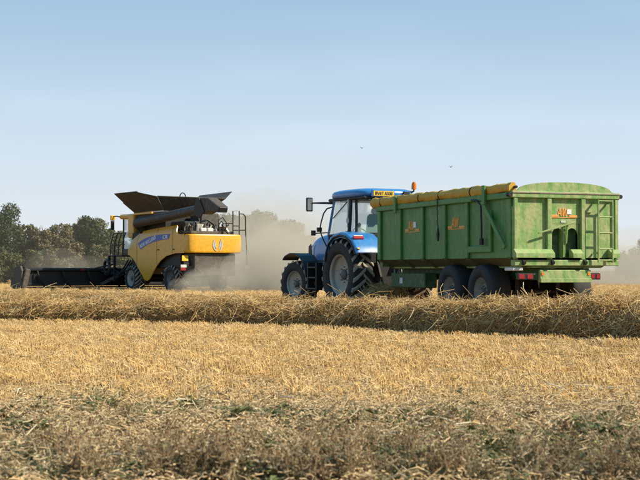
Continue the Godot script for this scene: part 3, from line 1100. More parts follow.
# axle along x; side -1 puts the outer face towards -x
func wheel(parent: Node3D, at: Vector3, side: float, radius: float, rim: float, wide: float, lugs: int, rim_mat: Material, steer := 0.0, dish := 0.6) -> Node3D:
	var w := joint("wheel", parent, at)
	w.rotation_degrees.y = steer
	var body := radius * (0.955 if lugs > 0 else 1.0)
	var h := wide * 0.5
	var b := MB.new()
	b.lathe([Vector2(rim, -h * 0.78), Vector2(rim + 0.03, -h * 0.92), Vector2(lerpf(rim, body, 0.35), -h), Vector2(lerpf(rim, body, 0.7), -h * 0.985), Vector2(lerpf(rim, body, 0.9), -h * 0.9), Vector2(body * 0.985, -h * 0.76), Vector2(body, -h * 0.4), Vector2(body, h * 0.4), Vector2(body * 0.985, h * 0.76), Vector2(lerpf(rim, body, 0.9), h * 0.9), Vector2(lerpf(rim, body, 0.7), h * 0.985), Vector2(lerpf(rim, body, 0.35), h), Vector2(rim + 0.03, h * 0.92), Vector2(rim, h * 0.78)], Transform3D(), 40)
	part("tyre", b, M.rubber, w)
	# rim barrel with a dished disc
	var s := side
	b = MB.new()
	var prof := [Vector2(rim + 0.012, -h * 0.80), Vector2(rim * 0.93, -h * 0.74), Vector2(rim * 0.90, h * (1.0 - dish) - 0.01), Vector2(rim * 0.55, h * (1.0 - dish) - 0.05), Vector2(0.0, h * (1.0 - dish) - 0.05)]
	var outer := [Vector2(0.0, h * (1.0 - dish)), Vector2(rim * 0.36, h * (1.0 - dish) + 0.015), Vector2(rim * 0.55, h * (1.0 - dish)), Vector2(rim * 0.82, h * (1.0 - dish) + 0.05), Vector2(rim * 0.90, h * (1.0 - dish) + 0.06), Vector2(rim * 0.92, h * 0.70), Vector2(rim * 0.99, h * 0.78), Vector2(rim + 0.018, h * 0.84), Vector2(rim + 0.014, h * 0.76)]
	var flip := Transform3D(Basis(Vector3.UP, 0.0 if s > 0 else PI), Vector3.ZERO)
	outer.reverse()
	b.lathe(outer, flip, 36)
	prof.reverse()
	b.lathe(prof, flip, 36)
	part("rim", b, rim_mat, w)
	b = MB.new()
	var x0 := h * (1.0 - dish)
	b.lathe([Vector2(rim * 0.26, x0 - 0.02), Vector2(rim * 0.26, x0 + 0.05), Vector2(rim * 0.16, x0 + 0.09), Vector2(0.0, x0 + 0.095)], flip, 20)
	part("hub", b, M.rim_dark, w)
	b = MB.new()
	b.tube([Vector3(-0.02, 0, 0), Vector3(0.02, 0, 0)], 0.017, 6)
	var nut := b.mesh()
	for k in 8:
		var a := TAU * k / 8
		put("wheel_nut", nut, M.rim_dark, w, flip * Vector3(x0 + 0.03, cos(a) * rim * 0.38, sin(a) * rim * 0.38))
	if lugs > 0:
		# one chevron half bar, copied round the tyre
		var l := MB.new()
		var rows := []
		var top := []
		for i in 5:
			var f := i / 4.0
			var ang := 0.34 * f * (0.93 / radius)
			var x := lerpf(-0.03, h * 0.96, f)
			var r0 := body * 0.985 if f < 0.8 else body * 0.94
			var r1 := radius if f < 0.9 else radius * 0.965
			var half := 0.047 / radius * (1.0 + 0.25 * f)
			var pa := Vector3(x, cos(ang - half) * r0, sin(ang - half) * r0)
			var pb := Vector3(x, cos(ang + half) * r0, sin(ang + half) * r0)
			var qa := Vector3(x, cos(ang - half * 0.75) * r1, sin(ang - half * 0.75) * r1)
			var qb := Vector3(x, cos(ang + half * 0.75) * r1, sin(ang + half * 0.75) * r1)
			rows.append([pa, qa, qb, pb])
		for i in 4:
			for j in 3:
				l.quad(rows[i][j], rows[i][j + 1], rows[i + 1][j + 1], rows[i + 1][j])
		for e in [[0, false], [4, true]]:
			var r: Array = rows[e[0]]
			if e[1]:
				l.quad(r[0], r[1], r[2], r[3])
			else:
				l.quad(r[3], r[2], r[1], r[0])
		var other := MB.new()
		for i in range(0, l.v.size(), 3):
			for q in [0, 2, 1]:
				other.v.append(l.v[i + q] * Vector3(-1, 1, 1))
				other.n.append(l.n[i + q] * Vector3(-1, 1, 1))
		var hands := [l.mesh(), other.mesh()]
		for k in lugs:
			for hand in 2:
				var o := put("tread_lug", hands[hand], M.dusty_rubber, w)
				o.basis = Basis(Vector3.RIGHT, TAU * (k + 0.5 * hand) / lugs)
	return w


func arc_points(cy: float, cz: float, r: float, a0: float, a1: float, n: int) -> Array:
	var out := []
	for i in n + 1:
		var a := deg_to_rad(lerpf(a0, a1, float(i) / n))
		out.append(Vector2(cz + cos(a) * r, cy + sin(a) * r))
	return out


# polygon given as (z, y) pushed along x from x0 to x1
func side_prism(b: MB, poly: Array, x0: float, x1: float, bev := 0.0) -> void:
	var p := PackedVector2Array()
	for q in poly:
		p.append(Vector2(-q.x, q.y))
	# local x of the polygon = -z, local y = y, depth along +x
	b.prism(p, x1 - x0, Transform3D(Basis(Vector3(0, 0, -1), Vector3.UP, Vector3.RIGHT), Vector3(x0, 0, 0)), bev)


# ---- grain trailer ---------------------------------------------------------------------------

func aw_logo(t: Node3D, at: Vector3, basis: Basis, wide: float, sticker: bool) -> void:
	var h := wide * 0.26
	var o := joint("maker_logo", t, at)
	o.basis = basis
	lettering("logo_letters", "AW", h, M.orange_letter, o, Vector3(-wide * 0.06, h * 0.45, 0), Basis(Vector3(1, 0, 0), Vector3(0.12, 1, 0), Vector3(0, 0, 1)), wide * 0.42)
	var b := MB.new()
	b.span(Vector3(-wide * 0.5, -h * 0.14, -0.004), Vector3(-wide * 0.24, h * 0.14, 0.005))
	b.span(Vector3(wide * 0.18, -h * 0.14, -0.004), Vector3(wide * 0.5, h * 0.10, 0.005))
	b.span(Vector3(-wide * 0.5, -h * 0.27, -0.004), Vector3(wide * 0.5, -h * 0.19, 0.005))
	part("logo_bar", b, M.orange_letter, o)
	if sticker:
		b = MB.new()
		b.span(Vector3(wide * 0.10, h * 0.22, -0.004), Vector3(wide * 0.27, h * 0.88, 0.009))
		part("sticker", b, M.white_letter, o)


func build_trailer() -> void:
	var t := thing("grain_trailer", "green tandem axle grain trailer with rolled yellow tarp, hitched behind the blue tractor", "trailer", Vector3(3.845, 0, -31.022), 21.0)
	var green: Material = M.trailer_green
	var dusty: Material = M.trailer_green_dusty
	var b: MB
	var F := -3.4
	var R := 3.4
	# side walls with a tapered foot
	for s in [-1.0, 1.0]:
		b = MB.new()
		b.span(Vector3(s * 1.21, 1.30, F), Vector3(s * 1.17, 2.52, R - 0.02))
		part("side_panel", b, green, t)
		b = MB.new()
		var x0: float = s * 1.205
		var x1: float = s * 0.86
		if s < 0:
			b.quad(Vector3(x0, 1.30, F), Vector3(x1, 1.13, F), Vector3(x1, 1.13, R - 0.02), Vector3(x0, 1.30, R - 0.02))
		else:
			b.quad(Vector3(x1, 1.13, F), Vector3(x0, 1.30, F), Vector3(x0, 1.30, R - 0.02), Vector3(x1, 1.13, R - 0.02))
		part("tapered_foot", b, M.muddy_green, t)
		b = MB.new()
		b.span(Vector3(s * 1.29, 2.51, F - 0.03), Vector3(s * 1.15, 2.635, R + 0.03), 0.015)
		part("top_rail", b, green, t)
		for z in [-3.33, -2.10, -0.84, 0.31, 1.41, 2.48, 3.30]:
			if z == 2.48 and s < 0:
				b = MB.new()
				b.span(Vector3(-1.275, 1.50, z - 0.045), Vector3(-1.213, 2.30, z + 0.045), 0.01)
				part("side_rib", b, green, t)
				continue
			b = MB.new()
			var w := 0.07 if absf(z) < 3.2 else 0.085
			b.span(Vector3(s * 1.275, 1.30, z - w), Vector3(s * 1.213, 2.508, z + w), 0.012)
			part("side_rib", b, green, t)
			b = MB.new()
			b.bar(Vector3(s * 1.24, 1.31, z), Vector3(s * 0.87, 1.125, z), 0.10, 0.075, 0.008)
			part("foot_rib", b, M.muddy_green, t)
	# rear bay: horizontal rail, diagonal brace, tarp posts
	b = MB.new()
	b.span(Vector3(-1.27, 1.42, 1.48), Vector3(-1.213, 1.56, 2.52), 0.012)
	part("side_rail", b, green, t)
	b = MB.new()
	b.bar(Vector3(-1.30, 2.50, 2.20), Vector3(-1.30, 1.50, 3.20), 0.05, 0.10, 0.01)
	part("diagonal_brace", b, green, t)
	for z in [-2.22, 2.32]:
		b = MB.new()
		b.span(Vector3(-1.345, 2.42, z - 0.055), Vector3(-1.293, 2.83, z + 0.055), 0.01)
		part("tarp_stop", b, green, t)
	# rolled tarp on the left rail
	b = MB.new()
	var cloth := []
	for i in 90:
		var f := i / 89.0
		var z := lerpf(-3.80, 3.36, f)
		var row := []
		for k in 19:
			var a := TAU * k / 18.0
			var nz := noise.get_noise_3d(z * 3.2, cos(a) * 1.6, sin(a) * 1.6) + 0.6 * noise.get_noise_3d(z * 11.0, cos(a) * 4.0, sin(a) * 4.0 + 7.0)
			var r := 0.10 + 0.034 * nz + 0.022 * noise.get_noise_2d(z * 26.0, a * 1.2) + 0.03 * absf(noise.get_noise_1d(z * 2.0 + 50.0))
			r *= lerpf(1.0, 0.80, f)
			row.append(Vector3(-1.20 - cos(a) * r * 0.95, lerpf(2.735, 2.725, f) + sin(a) * r * 1.2 + 0.03 * noise.get_noise_1d(z * 2.5), z))
		cloth.append(row)
	b.grid(cloth, false)
	for e in [0, 89]:
		for k in range(1, 17):
			b.face(cloth[e][0], cloth[e][k], cloth[e][k + 1])
	var roll := part("rolled_tarp", b, M.tarp, t)
	b = MB.new()
	b.tube([Vector3(-1.17, 2.735, -3.80), Vector3(-1.17, 2.74, 3.46)], 0.028, 8)
	part("tarp_tube", b, M.dark_steel, roll)
	b = MB.new()
	var strap := []
	for i in 30:
		var f := i / 29.0
		strap.append(Vector3(-1.17, lerpf(2.845, 2.80, f) + 0.012 * noise.get_noise_1d(f * 50.0), lerpf(-2.6, 3.3, f)))
	b.tube(strap, 0.014, 6)
	part("tarp_rope", b, M.dusty_brown, roll)
	for z in [-3.2, -1.0, 0.07, 1.6]:
		b = MB.new()
		var loop := []
		for k in 13:
			var a := TAU * k / 12
			loop.append(Vector3(-1.19 + cos(a) * lerpf(0.118, 0.095, (z + 3.8) / 7.2), 2.73 + sin(a) * lerpf(0.135, 0.112, (z + 3.8) / 7.2), z))
		b.tube(loop, 0.01, 5, false)
		part("tarp_strap", b, M.dark_steel, roll)
	# hanging hose and handle, brake hose in the rear bay
	b = MB.new()
	b.tube([Vector3(-1.305, 2.66, 0.06), Vector3(-1.31, 2.35, 0.07), Vector3(-1.30, 2.02, 0.09)], 0.012, 6)
	b.tube([Vector3(-1.30, 2.02, 0.09), Vector3(-1.305, 1.86, 0.10), Vector3(-1.30, 1.70, 0.09)], [0.012, 0.04, 0.022], 8)
	part("tarp_crank_cord", b, M.black_plastic, t)
	b = MB.new()
	b.tube([Vector3(-1.30, 2.55, 1.72), Vector3(-1.31, 2.53, 1.98), Vector3(-1.30, 2.42, 2.15), Vector3(-1.30, 2.0, 2.18), Vector3(-1.29, 1.63, 2.16)], 0.022, 8)
	b.tube([Vector3(-1.29, 1.72, 2.16), Vector3(-1.29, 1.58, 2.16)], 0.05, 8)
	part("brake_hose", b, M.black_plastic, t)
	# front wall, floor
	b = MB.new()
	b.span(Vector3(-1.17, 1.13, F + 0.02), Vector3(1.17, 2.60, F + 0.07))
	part("front_panel", b, green, t)
	b = MB.new()
	b.span(Vector3(-1.27, 2.51, F - 0.12), Vector3(1.27, 2.64, F - 0.032), 0.012)
	part("front_rail", b, green, t)
	for x in [-0.8, 0.0, 0.8]:
		b = MB.new()
		b.span(Vector3(x - 0.06, 1.13, F - 0.05), Vector3(x + 0.06, 2.508, F + 0.018), 0.01)
		part("front_rib", b, green, t)
	b = MB.new()
	b.span(Vector3(-0.88, 1.09, F), Vector3(0.88, 1.128, R - 0.02))
	part("floor", b, dusty, t)
	# heaped grain below the rim
	b = MB.new()
	var g := []
	for i in 15:
		var row := []
		for j in 9:
			var u := -1.0 + j / 4.0
			var f := -1.0 + i / 7.0
			row.append(Vector3(u * 1.165, 2.30 + 0.18 * (1.0 - u * u) * (1.0 - f * f) + 0.02 * noise.get_noise_2d(i * 3.0, j * 3.0), f * 3.3))
		g.append(row)
	b.grid(g, true)
	part("grain_load", b, M.straw_core, t)

	# tailgate ---------------------------------------------------------------------------------
	var gate := joint("tailgate", t)
	b = MB.new()
	b.span(Vector3(-1.16, 1.30, R), Vector3(-0.36, 2.52, R + 0.03))
	b.span(Vector3(0.32, 1.30, R), Vector3(1.16, 2.52, R + 0.03))
	b.span(Vector3(-0.36, 2.00, R), Vector3(0.32, 2.52, R + 0.03))
	part("gate_panel", b, dusty, gate)
	# recess of the grain chute
	b = MB.new()
	b.span(Vector3(-0.36, 1.30, R - 0.16), Vector3(0.32, 2.00, R - 0.13))
	part("chute_slide", b, M.chassis_green, gate)
	b = MB.new()
	b.span(Vector3(-0.085, 1.31, R - 0.128), Vector3(-0.045, 1.99, R + 0.05), 0.006)
	part("chute_divider", b, dusty, gate)
	for x in [-0.205, 0.14]:
		b = MB.new()
		var p := PackedVector2Array()
		for k in 13:
			var a := PI * k / 12.0
			p.append(Vector2(cos(a) * 0.148, 0.42 + sin(a) * 0.19))
		var hood := PackedVector2Array([Vector2(-0.155, 0.69), Vector2(-0.155, 0.0), Vector2(-0.148, 0.0)])
		for k in range(12, -1, -1):
			hood.append(p[k])
		hood.append(Vector2(0.148, 0.0))
		hood.append(Vector2(0.155, 0.0))
		hood.append(Vector2(0.155, 0.69))
		b.prism(hood, 0.025, Transform3D(Basis(), Vector3(x, 1.305, R + 0.002)))
		part("chute_surround", b, dusty, gate)
	b = MB.new()
	b.bar(Vector3(-0.72, 1.80, R + 0.15), Vector3(0.16, 2.04, R + 0.15), 0.03, 0.035, 0.006)
	b.bar(Vector3(-0.02, 1.99, R + 0.03), Vector3(-0.02, 1.99, R + 0.15), 0.03, 0.03)
	b.bar(Vector3(-0.02, 1.60, R + 0.06), Vector3(-0.02, 2.01, R + 0.12), 0.03, 0.03)
	part("chute_lever", b, dusty, gate)
	for x in [-1.205, -0.425, 0.38, 1.18]:
		b = MB.new()
		var w := 0.045 if absf(x) > 1.0 else 0.055
		b.span(Vector3(x - w, 1.26, R + 0.032), Vector3(x + w, 2.515, R + 0.095), 0.012)
		part("gate_post", b, dusty, gate)
	b = MB.new()
	b.span(Vector3(-1.30, 2.52, R + 0.0), Vector3(1.25, 2.655, R + 0.105), 0.012)
	part("top_beam", b, dusty, gate)
	b = MB.new()
	b.span(Vector3(-1.29, 2.612, R + 0.107), Vector3(1.24, 2.640, R + 0.12), 0.004)
	part("rubber_seal", b, M.dusty_rubber, gate)
	for x in [-1.33, 1.28]:
		b = MB.new()
		b.tube([Vector3(x, 2.58, R - 0.03), Vector3(x, 2.58, R + 0.10)], 0.045, 10)
		part("gate_hinge", b, M.dark_steel, gate)
	b = MB.new()
	var dome := PackedVector2Array([Vector2(-1.20, 2.657), Vector2(1.13, 2.657)])
	for k in 25:
		var u := 1.0 - k / 12.0
		dome.append(Vector2(-0.035 + u * 1.13, 2.665 + 0.19 * sqrt(maxf(0.0, 1.0 - pow(absf(u), 2.3)))))
	b.prism(dome, 0.035, Transform3D(Basis(), Vector3(0, 0, R + 0.02)))
	part("arched_board", b, dusty, gate)
	# sloped ledge over the bottom beam
	for e in [[-1.27, -0.36], [0.06, 0.32], [0.98, 1.20]]:
		b = MB.new()
		side_prism(b, [Vector2(R + 0.032, 1.30), Vector2(R + 0.20, 1.30), Vector2(R + 0.20, 1.39), Vector2(R + 0.10, 1.475), Vector2(R + 0.032, 1.475)], e[0], e[1], 0.008)
		part("sloped_ledge", b, dusty, gate)
	b = MB.new()
	b.span(Vector3(-1.27, 1.135, R - 0.02), Vector3(1.20, 1.255, R + 0.14), 0.012)
	part("bottom_beam", b, M.trailer_green_dusty, gate)
	for x in [-1.07, -0.40, 0.37]:
		b = MB.new()
		side_prism(b, [Vector2(R + 0.142, 1.27), Vector2(R + 0.21, 1.22), Vector2(R + 0.20, 1.17), Vector2(R + 0.142, 1.15)], x - 0.035, x + 0.035, 0.006)
		part("gate_latch", b, M.dark_steel, gate)
	# ladder on the gate
	var ladder := joint("ladder", gate)
	for x in [0.645, 0.985]:
		b = MB.new()
		b.span(Vector3(x - 0.016, 1.20, R + 0.215), Vector3(x + 0.016, 2.50, R + 0.25), 0.005)
		for y in [1.40, 2.44]:
			b.span(Vector3(x - 0.014, y - 0.02, R + 0.05), Vector3(x + 0.014, y + 0.02, R + 0.217))
		part("ladder_rail", b, dusty, ladder)
	for y in [2.475, 2.145, 1.815, 1.49, 1.25]:
		b = MB.new()
		b.tube([Vector3(0.65, y, R + 0.233), Vector3(0.98, y, R + 0.233)], 0.016, 8)
		part("rung", b, dusty, ladder)
	# inner frame of the right bay
	b = MB.new()
	b.span(Vector3(0.46, 2.24, R + 0.032), Vector3(0.60, 2.30, R + 0.06), 0.004)
	part("ladder_bracket", b, dusty, gate)
	aw_logo(gate, Vector3(-0.045, 2.165, R + 0.036), Basis(), 0.60, true)
	b = MB.new()
	b.span(Vector3(-0.13, 2.025, R + 0.03), Vector3(-0.02, 2.065, R + 0.042))
	part("capacity_plate", b, M.white_plate, gate)
	aw_logo(t, Vector3(-1.215, 2.00, -1.47), Basis(Vector3.UP, -PI / 2), 0.80, true)
	aw_logo(t, Vector3(-1.215, 2.00, 0.83), Basis(Vector3.UP, -PI / 2), 0.80, false)

	# chassis ----------------------------------------------------------------------------------
	for s in [-1.0, 1.0]:
		b = MB.new()
		b.span(Vector3(s * 0.56, 0.84, F - 0.1), Vector3(s * 0.42, 1.088, R + 0.02), 0.012)
		part("chassis_beam", b, M.chassis_green, t)
	b = MB.new()
	b.span(Vector3(-0.66, 0.80, R + 0.03), Vector3(0.55, 1.05, R + 0.10), 0.012)
	b.span(Vector3(-0.66, 0.79, R + 0.102), Vector3(0.55, 0.875, R + 0.135), 0.008)
	part("rear_crossbeam", b, dusty, t)
	b = MB.new()
	b.span(Vector3(-0.95, 0.62, -3.3), Vector3(-0.62, 0.98, -1.35), 0.02)
	part("tool_locker", b, M.chassis_green, t)
	b = MB.new()
	b.span(Vector3(-0.965, 0.72, -2.75), Vector3(-0.952, 0.86, -2.58))
	part("white_label", b, M.white_plate, t)
	b = MB.new()
	b.span(Vector3(-1.29, 1.035, R - 0.25), Vector3(-1.05, 1.10, R + 0.10), 0.012)
	part("mudguard_stay", b, M.white_plate, t)
	# tail lamps
	for x in [-0.985, 0.66]:
		var w := 0.19 if x < 0 else 0.125
		b = MB.new()
		b.span(Vector3(x - w, 0.85, R + 0.03), Vector3(x + w, 0.98, R + 0.09), 0.01)
		var lampbox := part("tail_lamp", b, M.black_plastic, t)
		for k in [-0.5, 0.5]:
			b = MB.new()
			b.span(Vector3(x + k * w - w * 0.33, 0.87, R + 0.09), Vector3(x + k * w + w * 0.33, 0.965, R + 0.10), 0.004)
			part("red_lens", b, M.red_lens, lampbox)
	b = MB.new()
	b.span(Vector3(-1.16, 0.95, R - 0.02), Vector3(0.78, 0.99, R + 0.028))
	part("lamp_bar", b, M.chassis_green, t)
	for x in [-0.60, 0.49]:
		b = MB.new()
		b.span(Vector3(x - 0.025, 0.94, R + 0.102), Vector3(x + 0.025, 1.00, R + 0.112))
		part("amber_reflector", b, M.orange_lens, t)
	# axles and wheels
	for z in [0.42, 1.92]:
		b = MB.new()
		b.tube([Vector3(-0.8, 0.58, z), Vector3(0.8, 0.58, z)], 0.075, 10)
		b.span(Vector3(-0.55, 0.60, z - 0.35), Vector3(-0.45, 0.84, z + 0.35))
		b.span(Vector3(0.45, 0.60, z - 0.35), Vector3(0.55, 0.84, z + 0.35))
		part("axle", b, M.dark_steel, t)
		for s in [-1.0, 1.0]:
			wheel(t, Vector3(s * 0.98, 0.585, z), s, 0.585, 0.31, 0.50, 0, M.rim_mid, 0.0, 0.55)
	# drawbar
	for s in [-1.0, 1.0]:
		b = MB.new()
		b.bar(Vector3(s * 0.49, 0.90, F - 0.1), Vector3(s * 0.05, 0.62, -4.42), 0.10, 0.16, 0.012)
		part("drawbar_arm", b, M.chassis_green, t)
	b = MB.new()
	b.tube([Vector3(0, 0.60, -4.38), Vector3(0, 0.56, -4.62)], 0.05, 10)
	part("drawbar_eye", b, M.dark_steel, t)
	b = MB.new()
	b.span(Vector3(-0.47, 0.05, -3.86), Vector3(-0.36, 0.86, -3.76), 0.012)
	b.span(Vector3(-0.52, 0.0, -3.92), Vector3(-0.30, 0.05, -3.70), 0.01)
	part("parking_jack", b, M.chassis_green, t)
	for k in 7:
		b = MB.new()
		var x := -0.62 + k * 0.13
		var sag := 0.42 - 0.05 * (k % 3)
		b.tube([Vector3(x, 1.12, F - 0.06), Vector3(x - 0.05, 0.92 - sag * 0.3, F - 0.25), Vector3(x * 0.8, 0.95 - sag, F - 0.62), Vector3(x * 0.6, 1.0 - sag * 0.3, F - 0.95), Vector3(x * 0.5, 1.06, F - 1.12)], 0.018, 6)
		part("supply_hose", b, M.black_plastic if k % 3 else M.dusty_rubber, t)


# ---- tractor ---------------------------------------------------------------------------------

func build_tractor() -> void:
	var t := thing("tractor", "blue farm tractor with glazed cab and orange beacon, pulling the green trailer", "tractor", Vector3(1.559, 0, -36.063), 28.0)
	var blue: Material = M.tractor_blue
	var b: MB
	for s in [-1.0, 1.0]:
		wheel(t, Vector3(s * 0.94, 0.93, 0), s, 0.93, 0.53, 0.62, 20, M.rim_grey, 0.0, 0.75)
		wheel(t, Vector3(s * 0.90, 0.66, -2.85), s, 0.66, 0.36, 0.46, 18, M.rim_grey, 9.0, 0.7)
	# driveline
	b = MB.new()
	b.span(Vector3(-0.30, 0.62, -3.6), Vector3(0.30, 1.22, 0.45), 0.04)
	part("transmission", b, M.dark_steel, t)
	b = MB.new()
	b.tube([Vector3(-0.68, 0.93, 0), Vector3(0.68, 0.93, 0)], 0.16, 14)
	part("rear_axle", b, M.dark_steel, t)
	b = MB.new()
	b.tube([Vector3(-0.72, 0.66, -2.85), Vector3(0.72, 0.66, -2.85)], 0.12, 12)
	part("front_axle", b, M.dark_steel, t)
	# bonnet
	var hood := joint("bonnet", t)
	b = MB.new()
	var g := []
	for i in 12:
		var f := i / 11.0
		var z := lerpf(-1.32, -3.12, f)
		var top := 2.12 - 0.10 * f - 0.16 * pow(f, 7.0)
		var w := 0.52 - 0.04 * f - 0.08 * pow(f, 8.0)
		var low := 1.32
		var row := []
		for k in 15:
			var u := -1.0 + k / 7.0
			var e := 4.0
			var a := u * PI * 0.5
			var sx := signf(sin(a)) * pow(absf(sin(a)), 2.0 / e)
			var sy := pow(absf(cos(a)), 2.0 / e)
			row.append(Vector3(sx * w, low + (top - low) * sy, z))
		g.append(row)
	b.grid(g, true)
	part("bonnet_shell", b, blue, hood)
	b = MB.new()
	b.span(Vector3(-0.37, 1.20, -3.20), Vector3(0.37, 1.78, -3.05), 0.05)
	part("grille", b, M.black_plastic, hood)
	for s in [-1.0, 1.0]:
		b = MB.new()
		side_prism(b, [Vector2(-2.85, 1.34), Vector2(-3.08, 1.34), Vector2(-3.06, 1.72), Vector2(-2.92, 1.80)], s * 0.50 - 0.008, s * 0.50 + 0.008)
		part("side_vent", b, M.black_plastic, hood)
	b = MB.new()
	b.span(Vector3(-0.28, 0.70, -3.95), Vector3(0.28, 1.15, -3.45), 0.04)
	part("front_weight", b, M.dark_steel, t)
	b = MB.new()
	b.span(Vector3(-0.26, 1.2, -3.04), Vector3(0.26, 1.36, -1.3), 0.02)
	part("engine_block", b, M.dark_steel, t)
	# tank and steps on each side
	for s in [-1.0, 1.0]:
		b = MB.new()
		b.span(Vector3(s * 0.92, 0.55, -1.95), Vector3(s * 0.40, 1.28, -1.02), 0.08)
		part("fuel_tank", b, M.black_plastic, t)
		var steps := joint("step", t)
		for y in [0.52, 0.82, 1.10]:
			b = MB.new()
			b.span(Vector3(s * 1.16, y, -1.86), Vector3(s * 0.94, y + 0.04, -1.42), 0.008)
			part("tread", b, M.black_plastic, steps)
		for z in [-1.90, -1.40]:
			b = MB.new()
			b.span(Vector3(s * 1.15, 0.50, z - 0.025), Vector3(s * 0.95, 1.26, z + 0.025), 0.008)
			part("step_side", b, M.black_plastic, steps)
	# front mudguards
	for s in [-1.0, 1.0]:
		b = MB.new()
		var up := [Vector2(-3.44, 1.36), Vector2(-3.30, 1.455), Vector2(-3.0, 1.53), Vector2(-2.65, 1.525), Vector2(-2.40, 1.45), Vector2(-2.18, 1.30), Vector2(-2.04, 1.08), Vector2(-1.98, 0.86)]
		var poly := up.duplicate()
		for i in range(up.size() - 1, -1, -1):
			var q: Vector2 = up[i]
			poly.append(q + (Vector2(-2.85, 0.66) - q).normalized() * 0.045)
		side_prism(b, poly, minf(s * 1.16, s * 0.66), maxf(s * 1.16, s * 0.66), 0.01)
		b.bar(Vector3(s * 0.66, 1.45, -2.7), Vector3(s * 0.35, 0.95, -2.8), 0.05, 0.05)
		part("front_mudguard", b, M.black_plastic, t)
	# rear mudguards
	for s in [-1.0, 1.0]:
		var outer := [Vector2(-0.74, 1.30), Vector2(-0.66, 1.58), Vector2(-0.52, 1.82), Vector2(-0.24, 1.99), Vector2(0.15, 2.05), Vector2(0.50, 2.0), Vector2(0.78, 1.86), Vector2(0.97, 1.66), Vector2(1.06, 1.50)]
		var poly := outer.duplicate()
		for i in range(outer.size() - 1, -1, -1):
			var q: Vector2 = outer[i]
			poly.append(q + (Vector2(0.08, 0.93) - q).normalized() * 0.10)
		b = MB.new()
		var xs := [1.262, 1.262, 1.245, 1.20, 0.85, 0.46, 0.46]
		var drop := [0.10, 0.04, 0.015, 0.0, -0.012, 0.0, 0.08]
		var cv := Curve2D.new()
		for i in outer.size():
			var tg: Vector2 = (outer[mini(i + 1, outer.size() - 1)] - outer[maxi(i - 1, 0)]) / 6.0
			cv.add_point(outer[i], -tg, tg)
		var g2 := []
		for i in 33:
			var q := cv.sample_baked(cv.get_baked_length() * i / 32.0)
			var d := (Vector2(0.08, 0.93) - q).normalized()
			var row := []
			for k in xs.size():
				var r: Vector2 = q + d * float(drop[k])
				row.append(Vector3(s * xs[k], r.y, r.x))
			g2.append(row)
		b.grid(g2, s < 0)
		var in2 := []
		for row in g2:
			var r2 := []
			for p: Vector3 in row:
				var d := Vector3(0, 0.93 - p.y, 0.08 - p.z).normalized()
				r2.append(Vector3(p.x - s * 0.02 if absf(p.x) > 1.0 else p.x, p.y, p.z) + d * 0.05)
			in2.append(r2)
		b.grid(in2, s > 0)
		for e in [0, 32]:
			for k in xs.size() - 1:
				b.quad(g2[e][k], g2[e][k + 1], in2[e][k + 1], in2[e][k])
		var guard := part("rear_mudguard", b, blue, t)
		b = MB.new()
		var lip := []
		for q in outer:
			lip.append(Vector3(s * 1.255, q.y - (q.y - 0.93) * 0.085, q.x - (q.x - 0.08) * 0.085))
		b.tube(lip, 0.035, 8)
		part("rubber_lip", b, M.black_plastic, guard)
		b = MB.new()
		var bs := Basis(Vector3.RIGHT, -0.65)
		b.box(Vector3(s * 1.06, 1.885, 0.785), Vector3(0.30, 0.10, 0.05), 0.012, bs)
		var lamp := part("tail_lamp", b, M.red_lens, guard)
		b = MB.new()
		b.box(Vector3(s * 1.06, 1.925, 0.757), Vector3(0.28, 0.03, 0.06), 0.006, bs)
		part("clear_lens", b, M.white_plate, lamp)
		b = MB.new()
		b.box(Vector3(s * 1.19, 1.60, 1.02), Vector3(0.07, 0.06, 0.03), 0.006, Basis(Vector3.RIGHT, -1.1))
		part("reflector", b, M.plate_yellow, guard)
	# cab ------------------------------------------------------------------------------------
	var cab := joint("cab", t)
	b = MB.new()
	b.span(Vector3(-0.70, 1.22, -1.30), Vector3(0.70, 1.34, 0.12), 0.02)
	b.span(Vector3(-0.62, 1.30, -1.32), Vector3(0.62, 2.0, -1.22), 0.02)
	part("cab_floor", b, M.black_plastic, cab)
	b = MB.new()
	b.span(Vector3(-0.80, 1.30, 0.06), Vector3(0.80, 2.02, 0.12), 0.02)
	part("rear_bulkhead", b, M.black_plastic, cab)
	for s in [-1.0, 1.0]:
		b = MB.new()
		b.tube([Vector3(s * 0.74, 1.36, -1.36), Vector3(s * 0.79, 2.0, -1.33), Vector3(s * 0.80, 2.45, -1.16), Vector3(s * 0.79, 2.97, -0.98)], 0.038, 8)
		part("front_pillar", b, M.tractor_blue if s < 0 else M.black_plastic, cab)
		b = MB.new()
		b.tube([Vector3(s * 0.80, 1.95, -0.18), Vector3(s * 0.815, 2.3, -0.10), Vector3(s * 0.80, 2.97, -0.06)], 0.05, 8)
		part("middle_pillar", b, M.black_plastic, cab)
		b = MB.new()
		b.tube([Vector3(s * 0.74, 2.0, 0.12), Vector3(s * 0.76, 2.5, 0.16), Vector3(s * 0.74, 2.97, 0.10)], 0.04, 8)
		part("rear_pillar", b, M.black_plastic, cab)
		b = MB.new()
		b.tube([Vector3(s * 0.79, 1.98, -1.30), Vector3(s * 0.80, 1.99, -0.75), Vector3(s * 0.81, 2.06, -0.20)], 0.035, 8)
		part("sill_rail", b, M.black_plastic, cab)
		b = MB.new()
		side_prism(b, [Vector2(-1.30, 2.0), Vector2(-0.22, 2.05), Vector2(-0.10, 2.3), Vector2(-0.08, 2.95), Vector2(-0.97, 2.95), Vector2(-1.15, 2.45)], s * 0.80 - 0.004, s * 0.80 + 0.004)
		part("door_glass", b, M.glass, cab)
		b = MB.new()
		side_prism(b, [Vector2(-0.08, 2.06), Vector2(0.11, 2.06), Vector2(0.13, 2.5), Vector2(0.08, 2.95), Vector2(-0.05, 2.95)], s * 0.785 - 0.004, s * 0.785 + 0.004)
		part("quarter_glass", b, M.glass, cab)
	b = MB.new()
